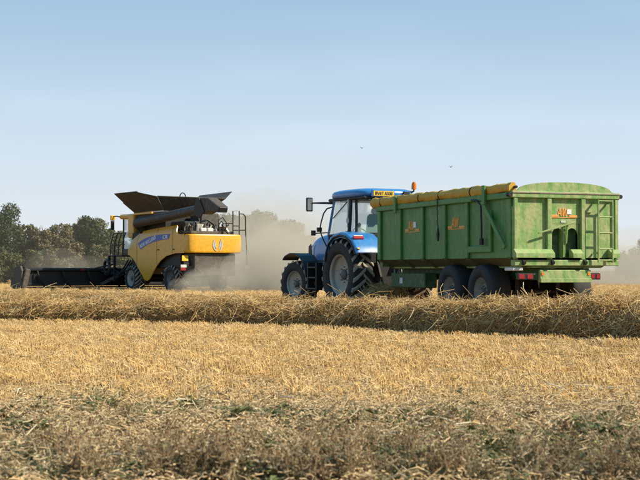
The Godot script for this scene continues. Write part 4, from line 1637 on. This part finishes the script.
	b.bar(Vector3(-0.83, 2.86, -0.22), Vector3(-0.83, 2.45, -1.0), 0.02, 0.02)
	part("door_wiper", b, M.black_plastic, cab)
	b = MB.new()
	b.tube([Vector3(-0.87, 2.92, -0.10), Vector3(-0.875, 2.55, -0.10), Vector3(-0.87, 2.18, -0.13)], 0.018, 6)
	b.tube([Vector3(-0.88, 2.42, -0.10), Vector3(-0.88, 2.30, -0.11)], 0.04, 8)
	part("door_handle", b, M.white_plate, cab)
	b = MB.new()
	b.box(Vector3(0, 2.49, 0.13), Vector3(1.42, 0.90, 0.008))
	part("rear_glass", b, M.glass, cab)
	b = MB.new()
	b.box(Vector3(0, 2.46, -1.13), Vector3(1.48, 1.02, 0.008), 0.0, Basis(Vector3.RIGHT, 0.34))
	part("windscreen", b, M.glass, cab)
	# roof
	b = MB.new()
	g = []
	for lay in [[2.965, 0.90], [2.985, 0.975], [3.03, 1.0], [3.10, 0.995], [3.155, 0.95], [3.195, 0.82], [3.215, 0.55], [3.22, 0.01]]:
		var row := []
		for k in 41:
			var a := TAU * k / 40.0
			var ex := 0.5
			row.append(Vector3(signf(cos(a)) * pow(absf(cos(a)), ex) * 0.88 * lay[1], lay[0], -0.33 + signf(sin(a)) * pow(absf(sin(a)), ex) * 1.06 * lay[1]))
		g.append(row)
	b.grid(g, true)
	var roof := part("roof", b, blue, cab)
	b = MB.new()
	b.span(Vector3(-0.83, 2.90, -1.30), Vector3(0.83, 2.985, 0.66), 0.03)
	part("roof_lining", b, M.black_plastic, roof)
	for x in [-0.62, -0.44, 0.44, 0.62]:
		b = MB.new()
		b.tube([Vector3(x, 2.93, 0.52), Vector3(x, 2.93, 0.60)], [0.05, 0.062], 12)
		var lamp := part("work_lamp", b, M.black_plastic, roof)
		b = MB.new()
		b.tube([Vector3(x, 2.93, 0.601), Vector3(x, 2.93, 0.61)], 0.052, 12)
		part("lamp_glass", b, M.white_plate, lamp)
	# plate on the roof's rear edge
	b = MB.new()
	b.span(Vector3(-0.64, 2.96, 0.70), Vector3(0.06, 3.15, 0.765), 0.015)
	var holder := part("plate_holder", b, blue, roof)
	b = MB.new()
	b.span(Vector3(-0.60, 2.985, 0.767), Vector3(0.02, 3.115, 0.777), 0.003)
	var plate := part("number_plate", b, M.plate_yellow, holder)
	lettering("plate_letters", "BV67 AXM", 0.085, M.black_letter, plate, Vector3(-0.29, 3.05, 0.777), Basis(), 0.52)
	b = MB.new()
	b.span(Vector3(0.32, 3.0, 0.66), Vector3(0.52, 3.12, 0.78), 0.02)
	part("camera_box", b, M.black_plastic, roof)
	b = MB.new()
	b.tube([Vector3(0.62, 3.10, 0.60), Vector3(0.70, 3.14, 0.66), Vector3(0.71, 3.20, 0.66)], 0.022, 8)
	var stem := part("beacon_stem", b, M.black_plastic, roof)
	b = MB.new()
	b.tube([Vector3(0.71, 3.19, 0.66), Vector3(0.71, 3.22, 0.66), Vector3(0.71, 3.33, 0.66), Vector3(0.71, 3.375, 0.66), Vector3(0.71, 3.39, 0.66)], [0.066, 0.070, 0.062, 0.045, 0.01], 16)
	part("beacon", b, M.orange_lens, stem)
	# mirrors
	for s in [-1.0, 1.0]:
		b = MB.new()
		b.tube([Vector3(s * 0.80, 2.86, -1.03), Vector3(s * 1.05, 2.87, -1.2), Vector3(s * 1.28, 2.87, -1.40)], [0.034, 0.028, 0.018], 8)
		var arm := part("mirror_arm", b, M.black_plastic, t)
		b = MB.new()
		b.box(Vector3(s * 1.33, 2.83, -1.43), Vector3(0.20, 0.38, 0.07), 0.025)
		part("mirror_housing", b, M.black_plastic, arm)
		b = MB.new()
		b.box(Vector3(s * 1.33, 2.83, -1.392), Vector3(0.155, 0.31, 0.006))
		part("mirror_glass", b, M.chrome, arm)
	# front rail with small lamps
	b = MB.new()
	b.tube([Vector3(-0.82, 2.76, -1.06), Vector3(-0.86, 2.72, -1.30), Vector3(-0.88, 2.60, -1.45), Vector3(-0.88, 2.36, -1.60), Vector3(-0.87, 2.15, -1.70), Vector3(-0.80, 1.92, -1.66), Vector3(-0.72, 1.62, -1.50)], 0.02, 6)
	part("hand_rail", b, M.black_plastic, t)
	b = MB.new()
	b.bar(Vector3(-1.0, 2.06, -1.78), Vector3(-0.75, 2.07, -1.36), 0.03, 0.03)
	b.tube([Vector3(-0.86, 2.10, -1.74), Vector3(-0.86, 2.22, -1.74)], 0.075, 10)
	b.tube([Vector3(-1.0, 2.0, -1.83), Vector3(-1.0, 2.14, -1.83)], 0.065, 10)
	part("lamp_bracket", b, M.black_plastic, t)
	# seat, wheel, extinguisher
	var seat := joint("seat", t)
	b = MB.new()
	b.span(Vector3(-0.28, 1.72, -0.75), Vector3(0.28, 1.90, -0.22), 0.06)
	part("cushion", b, M.seat_cloth, seat)
	b = MB.new()
	b.box(Vector3(0, 2.22, -0.18), Vector3(0.52, 0.66, 0.16), 0.07, Basis(Vector3.RIGHT, 0.15))
	part("backrest", b, M.seat_cloth, seat)
	b = MB.new()
	b.box(Vector3(0, 2.63, -0.11), Vector3(0.30, 0.18, 0.11), 0.045, Basis(Vector3.RIGHT, 0.15))
	part("headrest", b, M.seat_cloth, seat)
	b = MB.new()
	b.span(Vector3(-0.2, 1.34, -0.68), Vector3(0.2, 1.73, -0.28), 0.03)
	part("seat_base", b, M.black_plastic, seat)
	b = MB.new()
	var ring := []
	for k in 21:
		var a := TAU * k / 20.0
		ring.append(Vector3(cos(a) * 0.2, 2.08 + sin(a) * 0.12, -0.98 - sin(a) * 0.15))
	b.tube(ring, 0.016, 6, false)
	b.tube([Vector3(0, 2.06, -0.98), Vector3(0, 1.5, -1.18)], [0.03, 0.06], 8)
	part("steering_wheel", b, M.black_plastic, t)
	b = MB.new()
	b.span(Vector3(0.36, 1.72, -0.7), Vector3(0.60, 2.10, 0.02), 0.04)
	part("armrest_console", b, M.black_plastic, t)
	b = MB.new()
	b.tube([Vector3(-0.60, 2.06, 0.03), Vector3(-0.60, 2.26, 0.03), Vector3(-0.60, 2.30, 0.03)], [0.05, 0.05, 0.02], 10)
	part("extinguisher", b, M.red_lens, t)
	# rear linkage
	for s in [-1.0, 1.0]:
		b = MB.new()
		b.bar(Vector3(s * 0.34, 0.62, 0.42), Vector3(s * 0.42, 0.55, 1.22), 0.06, 0.09, 0.01)
		b.bar(Vector3(s * 0.40, 0.58, 0.95), Vector3(s * 0.32, 1.32, 0.48), 0.05, 0.05)
		part("lift_arm", b, M.dark_steel, t)
	b = MB.new()
	b.span(Vector3(-0.32, 0.5, 0.40), Vector3(0.32, 1.5, 0.58), 0.03)
	part("hitch_frame", b, M.dark_steel, t)
	b = MB.new()
	b.span(Vector3(-0.09, 0.42, 0.50), Vector3(0.09, 0.50, 1.02), 0.01)
	part("drawbar_hook", b, M.dark_steel, t)


# ---- combine harvester -----------------------------------------------------------------------

func lerp_curve(pts: Array, x: float) -> float:
	for i in pts.size() - 1:
		if x <= pts[i + 1].x:
			var f := inverse_lerp(pts[i].x, pts[i + 1].x, x)
			return lerpf(pts[i].y, pts[i + 1].y, clampf(f, 0.0, 1.0))
	return pts[-1].y


func build_combine() -> void:
	var t := thing("combine_harvester", "yellow combine harvester with open grain tank flaps and a wide black header", "combine", Vector3(-4.982, 0, -64.86), 35.0)
	var yel: Material = M.combine_yellow
	var b: MB
	# machine body under the panels
	b = MB.new()
	b.span(Vector3(-1.30, 1.15, -6.3), Vector3(1.30, 2.95, -1.2), 0.03)
	part("threshing_body", b, M.dark_steel, t)
	b = MB.new()
	b.span(Vector3(-1.15, 0.75, -1.15), Vector3(1.15, 1.845, -0.12), 0.04)
	part("straw_chopper", b, M.dusty_brown, t)
	# swept side panels
	var low := [Vector2(-6.55, 1.80), Vector2(-6.21, 1.82), Vector2(-5.85, 1.68), Vector2(-5.55, 1.46), Vector2(-5.0, 0.95), Vector2(-4.62, 0.58), Vector2(-4.35, 0.50), Vector2(-4.1, 0.57), Vector2(-3.75, 0.84), Vector2(-3.4, 1.15), Vector2(-2.89, 1.49), Vector2(-2.27, 1.73), Vector2(-1.37, 1.86), Vector2(-0.45, 1.865)]
	var high := [Vector2(-6.55, 2.86), Vector2(-5.55, 2.96), Vector2(-4.46, 3.05), Vector2(-2.89, 3.15), Vector2(-1.38, 3.22), Vector2(-1.30, 3.0), Vector2(-1.17, 2.78), Vector2(-0.45, 2.76)]
	var crest := [Vector2(-6.55, 2.0), Vector2(-5.9, 2.25), Vector2(-5.2, 2.50), Vector2(-4.25, 2.74), Vector2(-2.89, 2.86), Vector2(-0.45, 2.9)]
	for s in [-1.0, 1.0]:
		var g := []
		var back := []
		for i in 62:
			var z := lerpf(-6.55, -0.45, i / 61.0)
			var y0 := lerp_curve(low, z)
			var y1 := lerp_curve(high, z)
			var yc := lerp_curve(crest, z)
			var row := []
			var row2 := []
			for j in 15:
				var y := lerpf(y0, y1, j / 14.0)
				var x := 1.50 - 0.05 * pow(clampf((1.9 - y) / 1.4, 0.0, 1.0), 2.0)
				if y > yc:
					x -= (y - yc) * 0.42
				if z < -6.2:
					x -= pow((-6.2 - z) / 0.35, 2.0) * 0.12
				row.append(Vector3(s * x, y, z))
				row2.append(Vector3(s * (x - 0.05), y, z))
			g.append(row)
			back.append(row2)
		b = MB.new()
		b.grid(g, s > 0)
		b.grid(back, s < 0)
		for j in 61:
			for e in [0, 14]:
				b.quad(g[j][e], g[j + 1][e], back[j + 1][e], back[j][e])
		part("side_panel", b, yel, t)
	# seams where the side panel doors meet
	for z in [-5.35, -3.22, -1.62]:
		b = MB.new()
		var y0 := lerp_curve(low, z) + 0.02
		var y1 := lerp_curve(high, z) - 0.02
		var yc := lerp_curve(crest, z)
		var line := []
		for j in 10:
			var y := lerpf(y0, y1, j / 9.0)
			var x := 1.502 - 0.05 * pow(clampf((1.9 - y) / 1.4, 0.0, 1.0), 2.0) - maxf(0.0, y - yc) * 0.42
			line.append(Vector3(-x, y, z))
		b.tube(line, 0.009, 5)
		part("panel_seam", b, M.dark_steel, t)
	for z in [-3.05, -1.5]:
		b = MB.new()
		b.span(Vector3(-1.535, 2.02, z - 0.09), Vector3(-1.495, 2.07, z + 0.09), 0.008)
		part("panel_latch", b, M.black_plastic, t)
	# blue swoosh with the maker's name on the visible side
	b = MB.new()
	var top := [Vector2(-5.22, 2.40), Vector2(-4.75, 2.56), Vector2(-4.25, 2.67), Vector2(-3.6, 2.75), Vector2(-2.89, 2.79), Vector2(-1.85, 2.80)]
	var bot := [Vector2(-4.95, 2.08), Vector2(-4.5, 2.22), Vector2(-4.14, 2.32), Vector2(-3.6, 2.43), Vector2(-2.89, 2.51), Vector2(-2.0, 2.56)]
	for i in 5:
		b.quad(Vector3(-1.512, bot[i].y, bot[i].x), Vector3(-1.512, bot[i + 1].y, bot[i + 1].x), Vector3(-1.512, top[i + 1].y, top[i + 1].x), Vector3(-1.512, top[i].y, top[i].x))
	part("blue_decal", b, M.decal_blue, t)
	lettering("maker_name", "NEW HOLLAND", 0.19, M.white_letter, t, Vector3(-1.514, 2.45, -4.15), Basis(Vector3.UP, -PI / 2) * Basis(Vector3.BACK, 0.26), 1.7)
	lettering("model_badge", "CR", 0.17, M.white_letter, t, Vector3(-1.514, 2.66, -2.35), Basis(Vector3.UP, -PI / 2) * Basis(Vector3.BACK, 0.05), 0.5)
	# rear hood
	b = MB.new()
	var shell := []
	for lay in [[1.865, 0.93], [1.885, 0.975], [1.94, 0.995], [2.1, 1.0], [2.35, 1.006], [2.55, 1.0], [2.69, 0.992], [2.745, 0.97], [2.765, 0.92]]:
		var row := []
		for k in 49:
			var a := PI * (1.0 - k / 48.0)
			var x := signf(cos(a)) * pow(absf(cos(a)), 0.34)
			var z := pow(maxf(0.0, sin(a)), 0.34)
			row.append(Vector3(x * 1.5 * lay[1], lay[0], -0.47 + (0.49 + 0.04 * (1.0 - x * x)) * z * lay[1]))
		shell.append(row)
	b.grid(shell, false)
	for e in [0, 8]:
		for k in 48:
			b.face(Vector3(0, shell[e][0].y, -0.45), shell[e][k + 1 if e == 0 else k], shell[e][k if e == 0 else k + 1])
	part("rear_hood", b, yel, t)
	# emblem: a leaf of six blades
	var leaf := joint("leaf_emblem", t, Vector3(0.04, 2.27, 0.062))
	for s in [-1.0, 1.0]:
		for k in 2:
			b = MB.new()
			var r := 0.17 + 0.105 * k
			var p := PackedVector2Array()
			for i in 9:
				var a := lerpf(-1.35, 1.0, i / 8.0)
				p.append(Vector2(s * (r * cos(a) * 0.95 + 0.015), r * sin(a) * 1.2))
			for i in range(8, -1, -1):
				var f := i / 8.0
				var a := lerpf(-1.35, 1.0, f)
				var q := r - 0.085 * sin(PI * f) - 0.004
				p.append(Vector2(s * (q * cos(a) * 0.95 + 0.015), q * sin(a) * 1.2))
			b.prism(p, 0.02, Transform3D())
			part("leaf_blade", b, M.emblem_silver, leaf)
	# yellow post and strip by the tank, cab
	b = MB.new()
	b.span(Vector3(-1.30, 2.7, -6.78), Vector3(-0.95, 3.92, -6.15), 0.05)
	part("tank_post", b, yel, t)
	b = MB.new()
	b.span(Vector3(-1.30, 3.86, -6.13), Vector3(-1.18, 3.97, -4.2), 0.02)
	part("tank_rail", b, yel, t)
	b = MB.new()
	b.span(Vector3(-1.16, 2.95, -6.1), Vector3(1.25, 3.95, -3.0), 0.03)
	part("grain_tank", b, M.dark_steel, t)
	var cab := joint("cab", t)
	b = MB.new()
	b.span(Vector3(-0.95, 1.85, -8.1), Vector3(0.95, 2.15, -6.8), 0.04)
	part("cab_floor", b, M.black_plastic, cab)
	b = MB.new()
	b.span(Vector3(-1.05, 3.72, -8.25), Vector3(1.05, 3.96, -6.8), 0.07)
	part("cab_roof", b, yel, cab)
	for s in [-1.0, 1.0]:
		for z in [-8.02, -6.85]:
			b = MB.new()
			b.bar(Vector3(s * 0.9, 2.14, z), Vector3(s * 0.9, 3.74, z), 0.07, 0.07, 0.01)
			part("cab_pillar", b, M.black_plastic, cab)
		b = MB.new()
		b.span(Vector3(s * 0.905, 2.15, -7.99), Vector3(s * 0.897, 3.72, -6.88))
		part("side_glass", b, M.glass, cab)
	b = MB.new()
	b.span(Vector3(-0.87, 2.15, -8.04), Vector3(0.87, 3.72, -8.03))
	part("windscreen", b, M.glass, cab)
	b = MB.new()
	b.span(Vector3(-0.25, 2.2, -7.4), Vector3(0.25, 3.2, -7.0), 0.08)
	part("driver_seat", b, M.seat_cloth, cab)
	# mirror and lamp on an arm ahead of the cab
	b = MB.new()
	b.tube([Vector3(-1.0, 3.82, -8.1), Vector3(-1.15, 3.88, -8.35), Vector3(-1.25, 3.86, -8.55)], 0.03, 6)
	var arm := part("mirror_arm", b, M.black_plastic, t)
	b = MB.new()
	b.span(Vector3(-1.38, 3.66, -8.66), Vector3(-1.14, 3.93, -8.52), 0.03)
	part("lamp_housing", b, yel, arm)
	b = MB.new()
	b.span(Vector3(-1.36, 3.16, -8.64), Vector3(-1.16, 3.64, -8.55), 0.03)
	part("mirror", b, M.black_plastic, arm)
	# boarding platform with rails
	var plat := joint("boarding_platform", t)
	b = MB.new()
	b.span(Vector3(-1.72, 1.74, -8.0), Vector3(-0.96, 1.82, -6.6), 0.015)
	part("deck", b, M.black_plastic, plat)
	for z in [-8.0, -7.55, -7.1, -6.65]:
		b = MB.new()
		b.tube([Vector3(-1.68, 1.82, z), Vector3(-1.68, 2.5, z + 0.1), Vector3(-1.66, 2.95, z + 0.35)], 0.028, 6)
		part("rail_post", b, M.black_plastic, plat)
	for y in [2.35, 2.95]:
		b = MB.new()
		b.tube([Vector3(-1.68, y, -7.95 + (y - 1.8) * 0.3), Vector3(-1.68, y, -6.55 + (y - 1.8) * 0.3)], 0.028, 6)
		part("hand_rail", b, M.black_plastic, plat)
	for k in 4:
		b = MB.new()
		b.span(Vector3(-1.95 - k * 0.03, 0.5 + 0.32 * k, -7.75), Vector3(-1.72, 0.54 + 0.32 * k, -7.2), 0.008)
		part("step", b, M.black_plastic, plat)
	for z in [-7.78, -7.17]:
		b = MB.new()
		b.bar(Vector3(-1.84, 0.45, z), Vector3(-1.84, 1.8, z), 0.05, 0.14, 0.01)
		part("step_side", b, M.black_plastic, plat)
	# oval guard ring beside the feeder
	b = MB.new()
	var ring := []
	for k in 25:
		var a := TAU * k / 24.0
		ring.append(Vector3(-1.98, 1.15 + sin(a) * 0.40, -7.78 + cos(a) * 0.30))
	b.tube(ring, 0.085, 8, false)
	b.bar(Vector3(-1.98, 1.15, -7.5), Vector3(-1.7, 1.15, -7.2), 0.08, 0.08)
	part("coiled_hose", b, M.header_black, t)
	# grain tank flaps
	for f in [
		[[Vector3(-1.24, 3.98, -6.1), Vector3(-1.24, 4.02, -3.0), Vector3(-2.35, 4.93, -3.75), Vector3(-2.35, 4.93, -6.2)], M.dusty_brown],
		[[Vector3(1.24, 3.98, -3.0), Vector3(1.24, 3.98, -6.1), Vector3(2.6, 4.98, -6.1), Vector3(2.6, 5.03, -2.85)], M.dusty_brown],
		[[Vector3(-1.24, 3.99, -2.98), Vector3(1.24, 3.99, -2.98), Vector3(1.95, 4.66, -2.35), Vector3(-1.95, 4.66, -2.35)], M.auger_grey],
		[[Vector3(1.24, 3.99, -6.12), Vector3(-1.24, 3.99, -6.12), Vector3(-1.6, 4.5, -6.7), Vector3(1.6, 4.5, -6.7)], M.auger_grey],
	]:
		b = MB.new()
		var p: Array = f[0]
		var nn := ((p[1] - p[0]) as Vector3).cross(p[2] - p[0]).normalized() * 0.02
		b.quad(p[0] + nn, p[1] + nn, p[2] + nn, p[3] + nn)
		b.quad(p[3] - nn, p[2] - nn, p[1] - nn, p[0] - nn)
		for i in 4:
			b.quad(p[i] - nn, p[(i + 1) % 4] - nn, p[(i + 1) % 4] + nn, p[i] + nn)
		part("tank_flap", b, f[1], t)
	# canvas corners between the flaps
	for s in [-1.0, 1.0]:
		b = MB.new()
		b.face(Vector3(s * 1.25, 3.99, -2.97), Vector3(s * 2.33, 4.90, -3.74) if s < 0 else Vector3(2.57, 4.99, -2.86), Vector3(s * 1.94, 4.64, -2.36))
		part("flap_corner", b, M.dusty_brown, t)
	b = MB.new()
	ring = []
	for k in 13:
		var a := PI * k / 12.0
		ring.append(Vector3(-0.45 + cos(a) * 0.16, 4.66 + sin(a) * 0.2, -2.5))
	b.tube(ring, 0.025, 6)
	part("lifting_hoop", b, M.dark_steel, t)
	# unloading auger folded back along the side
	var aug := joint("unloading_auger", t)
	b = MB.new()
	b.tube([Vector3(-1.62, 3.44, -5.0), Vector3(-1.60, 3.62, -2.4), Vector3(-1.58, 3.92, 1.55)], [0.24, 0.235, 0.22], 18)
	part("auger_tube", b, M.auger_grey, aug)
	b = MB.new()
	b.tube([Vector3(-1.05, 2.9, -5.15), Vector3(-1.25, 3.2, -5.25), Vector3(-1.55, 3.42, -5.2), Vector3(-1.62, 3.44, -4.95)], [0.25, 0.26, 0.26, 0.26], 16)
	part("auger_elbow", b, M.dark_steel, aug)
	b = MB.new()
	side_prism(b, [Vector2(1.30, 3.78), Vector2(1.45, 4.38), Vector2(2.35, 4.36), Vector2(3.30, 3.92), Vector2(3.22, 3.66), Vector2(2.45, 3.74), Vector2(1.9, 3.62)], -1.84, -1.32, 0.03)
	part("auger_spout", b, M.dusty_brown, aug)
	b = MB.new()
	b.box(Vector3(-1.58, 3.80, 3.285), Vector3(0.42, 0.20, 0.05), 0.01, Basis(Vector3.RIGHT, 0.3))
	part("spout_mouth", b, M.header_black, aug)
	b = MB.new()
	side_prism(b, [Vector2(1.05, 3.62), Vector2(1.35, 4.42), Vector2(1.6, 4.40), Vector2(2.1, 3.75), Vector2(1.7, 3.45)], -1.90, -1.845, 0.01)
	part("spout_bracket", b, M.dark_steel, aug)
	# engine deck
	b = MB.new()
	b.span(Vector3(-1.2, 2.78, -2.9), Vector3(1.2, 2.92, -0.35), 0.02)
	part("engine_deck", b, M.dusty_brown, t)
	b = MB.new()
	b.span(Vector3(0.15, 2.92, -2.85), Vector3(1.22, 3.86, -1.75), 0.06)
	part("cooling_housing", b, M.dusty_brown, t)
	b = MB.new()
	b.span(Vector3(-1.05, 2.92, -2.7), Vector3(0.05, 3.42, -1.3), 0.08)
	part("engine_block", b, M.dark_steel, t)
	for k in 9:
		b = MB.new()
		var x := -1.05 + 0.16 * k
		b.tube([Vector3(x, 2.9, -0.95 - 0.1 * (k % 3)), Vector3(x + 0.12, 3.2 + 0.05 * (k % 4), -1.1), Vector3(x + 0.32, 3.33 - 0.06 * (k % 3), -1.35), Vector3(x + 0.5, 3.1, -1.5)], 0.045 + 0.012 * (k % 2), 7)
		part("engine_pipe", b, [M.dusty_brown, M.dark_steel, M.rim_grey][k % 3], t)
	for k in 12:
		b = MB.new()
		var p := Vector3(rng.randf_range(-1.15, 0.9), 2.92, rng.randf_range(-1.9, -0.5))
		var q := Vector3(clampf(p.x + rng.randf_range(-0.5, 0.7), -1.2, 1.15), 2.95, clampf(p.z + rng.randf_range(-0.6, 0.4), -2.0, -0.45))
		var up := rng.randf_range(0.2, 0.62)
		b.tube([p, p + Vector3(0.03, up, 0), p.lerp(q, 0.5) + Vector3(0, up + 0.08, 0.05), q + Vector3(0, up * 0.7, 0), q], rng.randf_range(0.025, 0.06), 7)
		part("engine_hose", b, [M.dusty_rubber, M.dark_steel, M.black_plastic][k % 3], t)
	for k in 5:
		b = MB.new()
		var x := -0.95 + 0.42 * k
		b.span(Vector3(x, 2.92, -1.25), Vector3(x + rng.randf_range(0.18, 0.34), 3.05 + rng.randf() * 0.3, -0.95), 0.03)
		part("filter_housing", b, [M.dusty_brown, M.rim_grey][k % 2], t)
	for x in [-0.46, -0.08]:
		b = MB.new()
		b.span(Vector3(x - 0.16, 2.80, -0.62), Vector3(x + 0.16, 3.08, -0.40), 0.03)
		part("fluid_tank", b, M.white_plate, t)
	# rear railing and ladder
	var rail := joint("rear_railing", t)
	for loop in [
		[Vector3(1.10, 2.76, -0.28), Vector3(1.10, 3.92, -0.28), Vector3(1.46, 3.94, -0.28), Vector3(1.46, 2.76, -0.28)],
		[Vector3(1.42, 3.80, -0.26), Vector3(1.66, 3.78, -0.22), Vector3(1.76, 3.66, -0.2), Vector3(1.77, 2.7, -0.18)],
		[Vector3(1.10, 3.20, -0.28), Vector3(1.46, 3.20, -0.28)],
		[Vector3(1.10, 2.98, -0.28), Vector3(1.76, 3.0, -0.2)],
		[Vector3(0.55, 2.78, -0.3), Vector3(0.55, 3.30, -0.3), Vector3(1.10, 3.32, -0.28)],
		[Vector3(0.25, 2.78, -0.35), Vector3(0.9, 3.25, -0.35)],
		[Vector3(0.9, 2.78, -0.35), Vector3(0.5, 3.25, -0.35)],
	]:
		b = MB.new()
		b.tube(loop, 0.03, 6)
		part("rail_tube", b, M.dark_steel, rail)
	b = MB.new()
	b.tube([Vector3(1.77, 2.78, -0.18), Vector3(1.78, 2.0, -0.10), Vector3(1.80, 1.30, -0.12)], 0.02, 6)
	part("grab_pole", b, M.dark_steel, t)
	# lamps and plate at the rear corner
	b = MB.new()
	b.bar(Vector3(-1.2, 1.5, -0.4), Vector3(-1.62, 1.4, -0.32), 0.06, 0.5, 0.01)
	var stay := part("lamp_stay", b, M.dark_steel, t)
	b = MB.new()
	b.span(Vector3(-1.72, 1.48, -0.30), Vector3(-1.38, 1.74, -0.28), 0.004)
	part("yellow_plate", b, M.plate_yellow, stay)
	b = MB.new()
	b.span(Vector3(-1.80, 1.16, -0.30), Vector3(-1.48, 1.30, -0.25), 0.012)
	part("clear_lens", b, M.white_plate, stay)
	b = MB.new()
	b.span(Vector3(-1.80, 1.02, -0.30), Vector3(-1.52, 1.15, -0.25), 0.012)
	part("red_lens", b, M.red_lens, stay)
	b = MB.new()
	b.bar(Vector3(1.2, 1.4, -0.4), Vector3(1.75, 1.3, -0.2), 0.06, 0.1, 0.01)
	b.span(Vector3(1.70, 1.12, -0.22), Vector3(1.98, 1.24, -0.16), 0.012)
	part("lamp_stay", b, M.white_plate, t)
	b = MB.new()
	b.bar(Vector3(-0.9, 0.92, 0.05), Vector3(1.1, 0.98, 0.05), 0.05, 0.05)
	b.bar(Vector3(-0.9, 0.92, 0.05), Vector3(-1.1, 1.2, -0.2), 0.04, 0.04)
	part("chopper_bar", b, M.dusty_brown, t)
	# wheels
	for s in [-1.0, 1.0]:
		wheel(t, Vector3(s * 1.30, 0.64, -5.9), s, 0.64, 0.41, 0.60, 18, M.rim_grey, 0.0, 0.5)
		wheel(t, Vector3(s * 1.25, 0.64, -1.95), s, 0.64, 0.34, 0.48, 16, M.rim_dark, 0.0, 0.6)
	b = MB.new()
	b.tube([Vector3(-1.0, 0.64, -5.9), Vector3(1.0, 0.64, -5.9)], 0.2, 12)
	b.tube([Vector3(-1.0, 0.64, -1.95), Vector3(1.0, 0.64, -1.95)], 0.13, 12)
	part("axle", b, M.dark_steel, t)
	# header ---------------------------------------------------------------------------------
	var head := joint("header", t)
	var hw := 6.45
	b = MB.new()
	b.span(Vector3(-hw, 0.30, -8.32), Vector3(hw, 1.02, -8.24), 0.015)
	part("back_sheet", b, M.header_black, head)
	b = MB.new()
	b.span(Vector3(-hw, 0.98, -8.30), Vector3(hw, 1.16, -8.08), 0.05)
	part("top_beam", b, M.header_black, head)
	b = MB.new()
	b.span(Vector3(-hw, 0.14, -9.55), Vector3(hw, 0.20, -8.2), 0.015)
	part("cutter_table", b, M.dark_steel, head)
	b = MB.new()
	b.span(Vector3(-hw, 0.24, -8.26), Vector3(hw, 0.40, -8.05), 0.04)
	part("lower_beam", b, M.header_black, head)
	for k in 9:
		var x := -hw + 0.75 + k * 1.4
		b = MB.new()
		b.tube([Vector3(x, 1.0, -8.06), Vector3(x + 0.05, 0.75, -8.0), Vector3(x + 0.22, 0.45, -8.0), Vector3(x + 0.40, 0.2, -8.08)], 0.05, 7)
		part("frame_strut", b, M.dark_steel, head)
	b = MB.new()
	b.tube([Vector3(-hw + 0.1, 0.55, -8.75), Vector3(hw - 0.1, 0.55, -8.75)], 0.26, 14)
	part("intake_auger", b, M.dark_steel, head)
	var reel := joint("reel", head)
	for k in 6:
		var a := TAU * k / 6.0
		b = MB.new()
		b.tube([Vector3(-hw + 0.15, 0.78 + sin(a) * 0.36, -9.3 + cos(a) * 0.36), Vector3(hw - 0.15, 0.78 + sin(a) * 0.36, -9.3 + cos(a) * 0.36)], 0.03, 6)
		part("reel_bat", b, M.dark_steel, reel)
	for s in [-1.0, 1.0]:
		b = MB.new()
		side_prism(b, [Vector2(-8.02, 0.12), Vector2(-8.02, 1.02), Vector2(-8.2, 1.26), Vector2(-8.7, 1.22), Vector2(-9.0, 0.85), Vector2(-9.5, 0.22), Vector2(-9.2, 0.08)], minf(s * hw, s * (hw + 0.12)), maxf(s * hw, s * (hw + 0.12)), 0.02)
		part("end_divider", b, M.dusty_brown, head)
		b = MB.new()
		b.tube([Vector3(s * (hw - 0.05), 1.16, -8.1), Vector3(s * (hw - 0.12), 1.30, -8.35), Vector3(s * (hw - 0.12), 1.1, -9.2)], 0.05, 7)
		part("reel_arm", b, M.dark_steel, head)
		b = MB.new()
		b.box(Vector3(s * (hw - 0.10), 0.62, -7.95), Vector3(0.30, 1.0, 0.10), 0.05, Basis(Vector3.BACK, s * 0.22))
		part("drive_guard", b, M.dusty_brown, head)
	b = MB.new()
	b.box(Vector3(-3.2, 1.07, -8.07), Vector3(0.22, 0.10, 0.02))
	part("red_reflector", b, M.red_lens, head)
	b = MB.new()
	side_prism(b, [Vector2(-6.3, 1.2), Vector2(-6.3, 2.0), Vector2(-8.23, 1.15), Vector2(-8.23, 0.32)], -0.75, 0.75, 0.03)
	part("feeder_house", b, M.dark_steel, t)
	for k in 4:
		b = MB.new()
		b.tube([Vector3(-0.9 - 0.15 * k, 1.55, -6.6), Vector3(-1.1 - 0.16 * k, 1.0 - 0.08 * k, -7.2), Vector3(-1.2 - 0.1 * k, 0.8, -7.7), Vector3(-1.3 - 0.3 * k, 1.0, -8.06)], 0.04, 6)
		part("hydraulic_hose", b, M.header_black, t)
	b = MB.new()
	b.bar(Vector3(-2.6, 1.12, -8.0), Vector3(-1.55, 1.36, -7.8), 0.08, 0.08)
	b.bar(Vector3(-2.2, 0.3, -8.02), Vector3(-1.3, 0.9, -7.2), 0.10, 0.16)
	part("header_link", b, M.header_black, t)
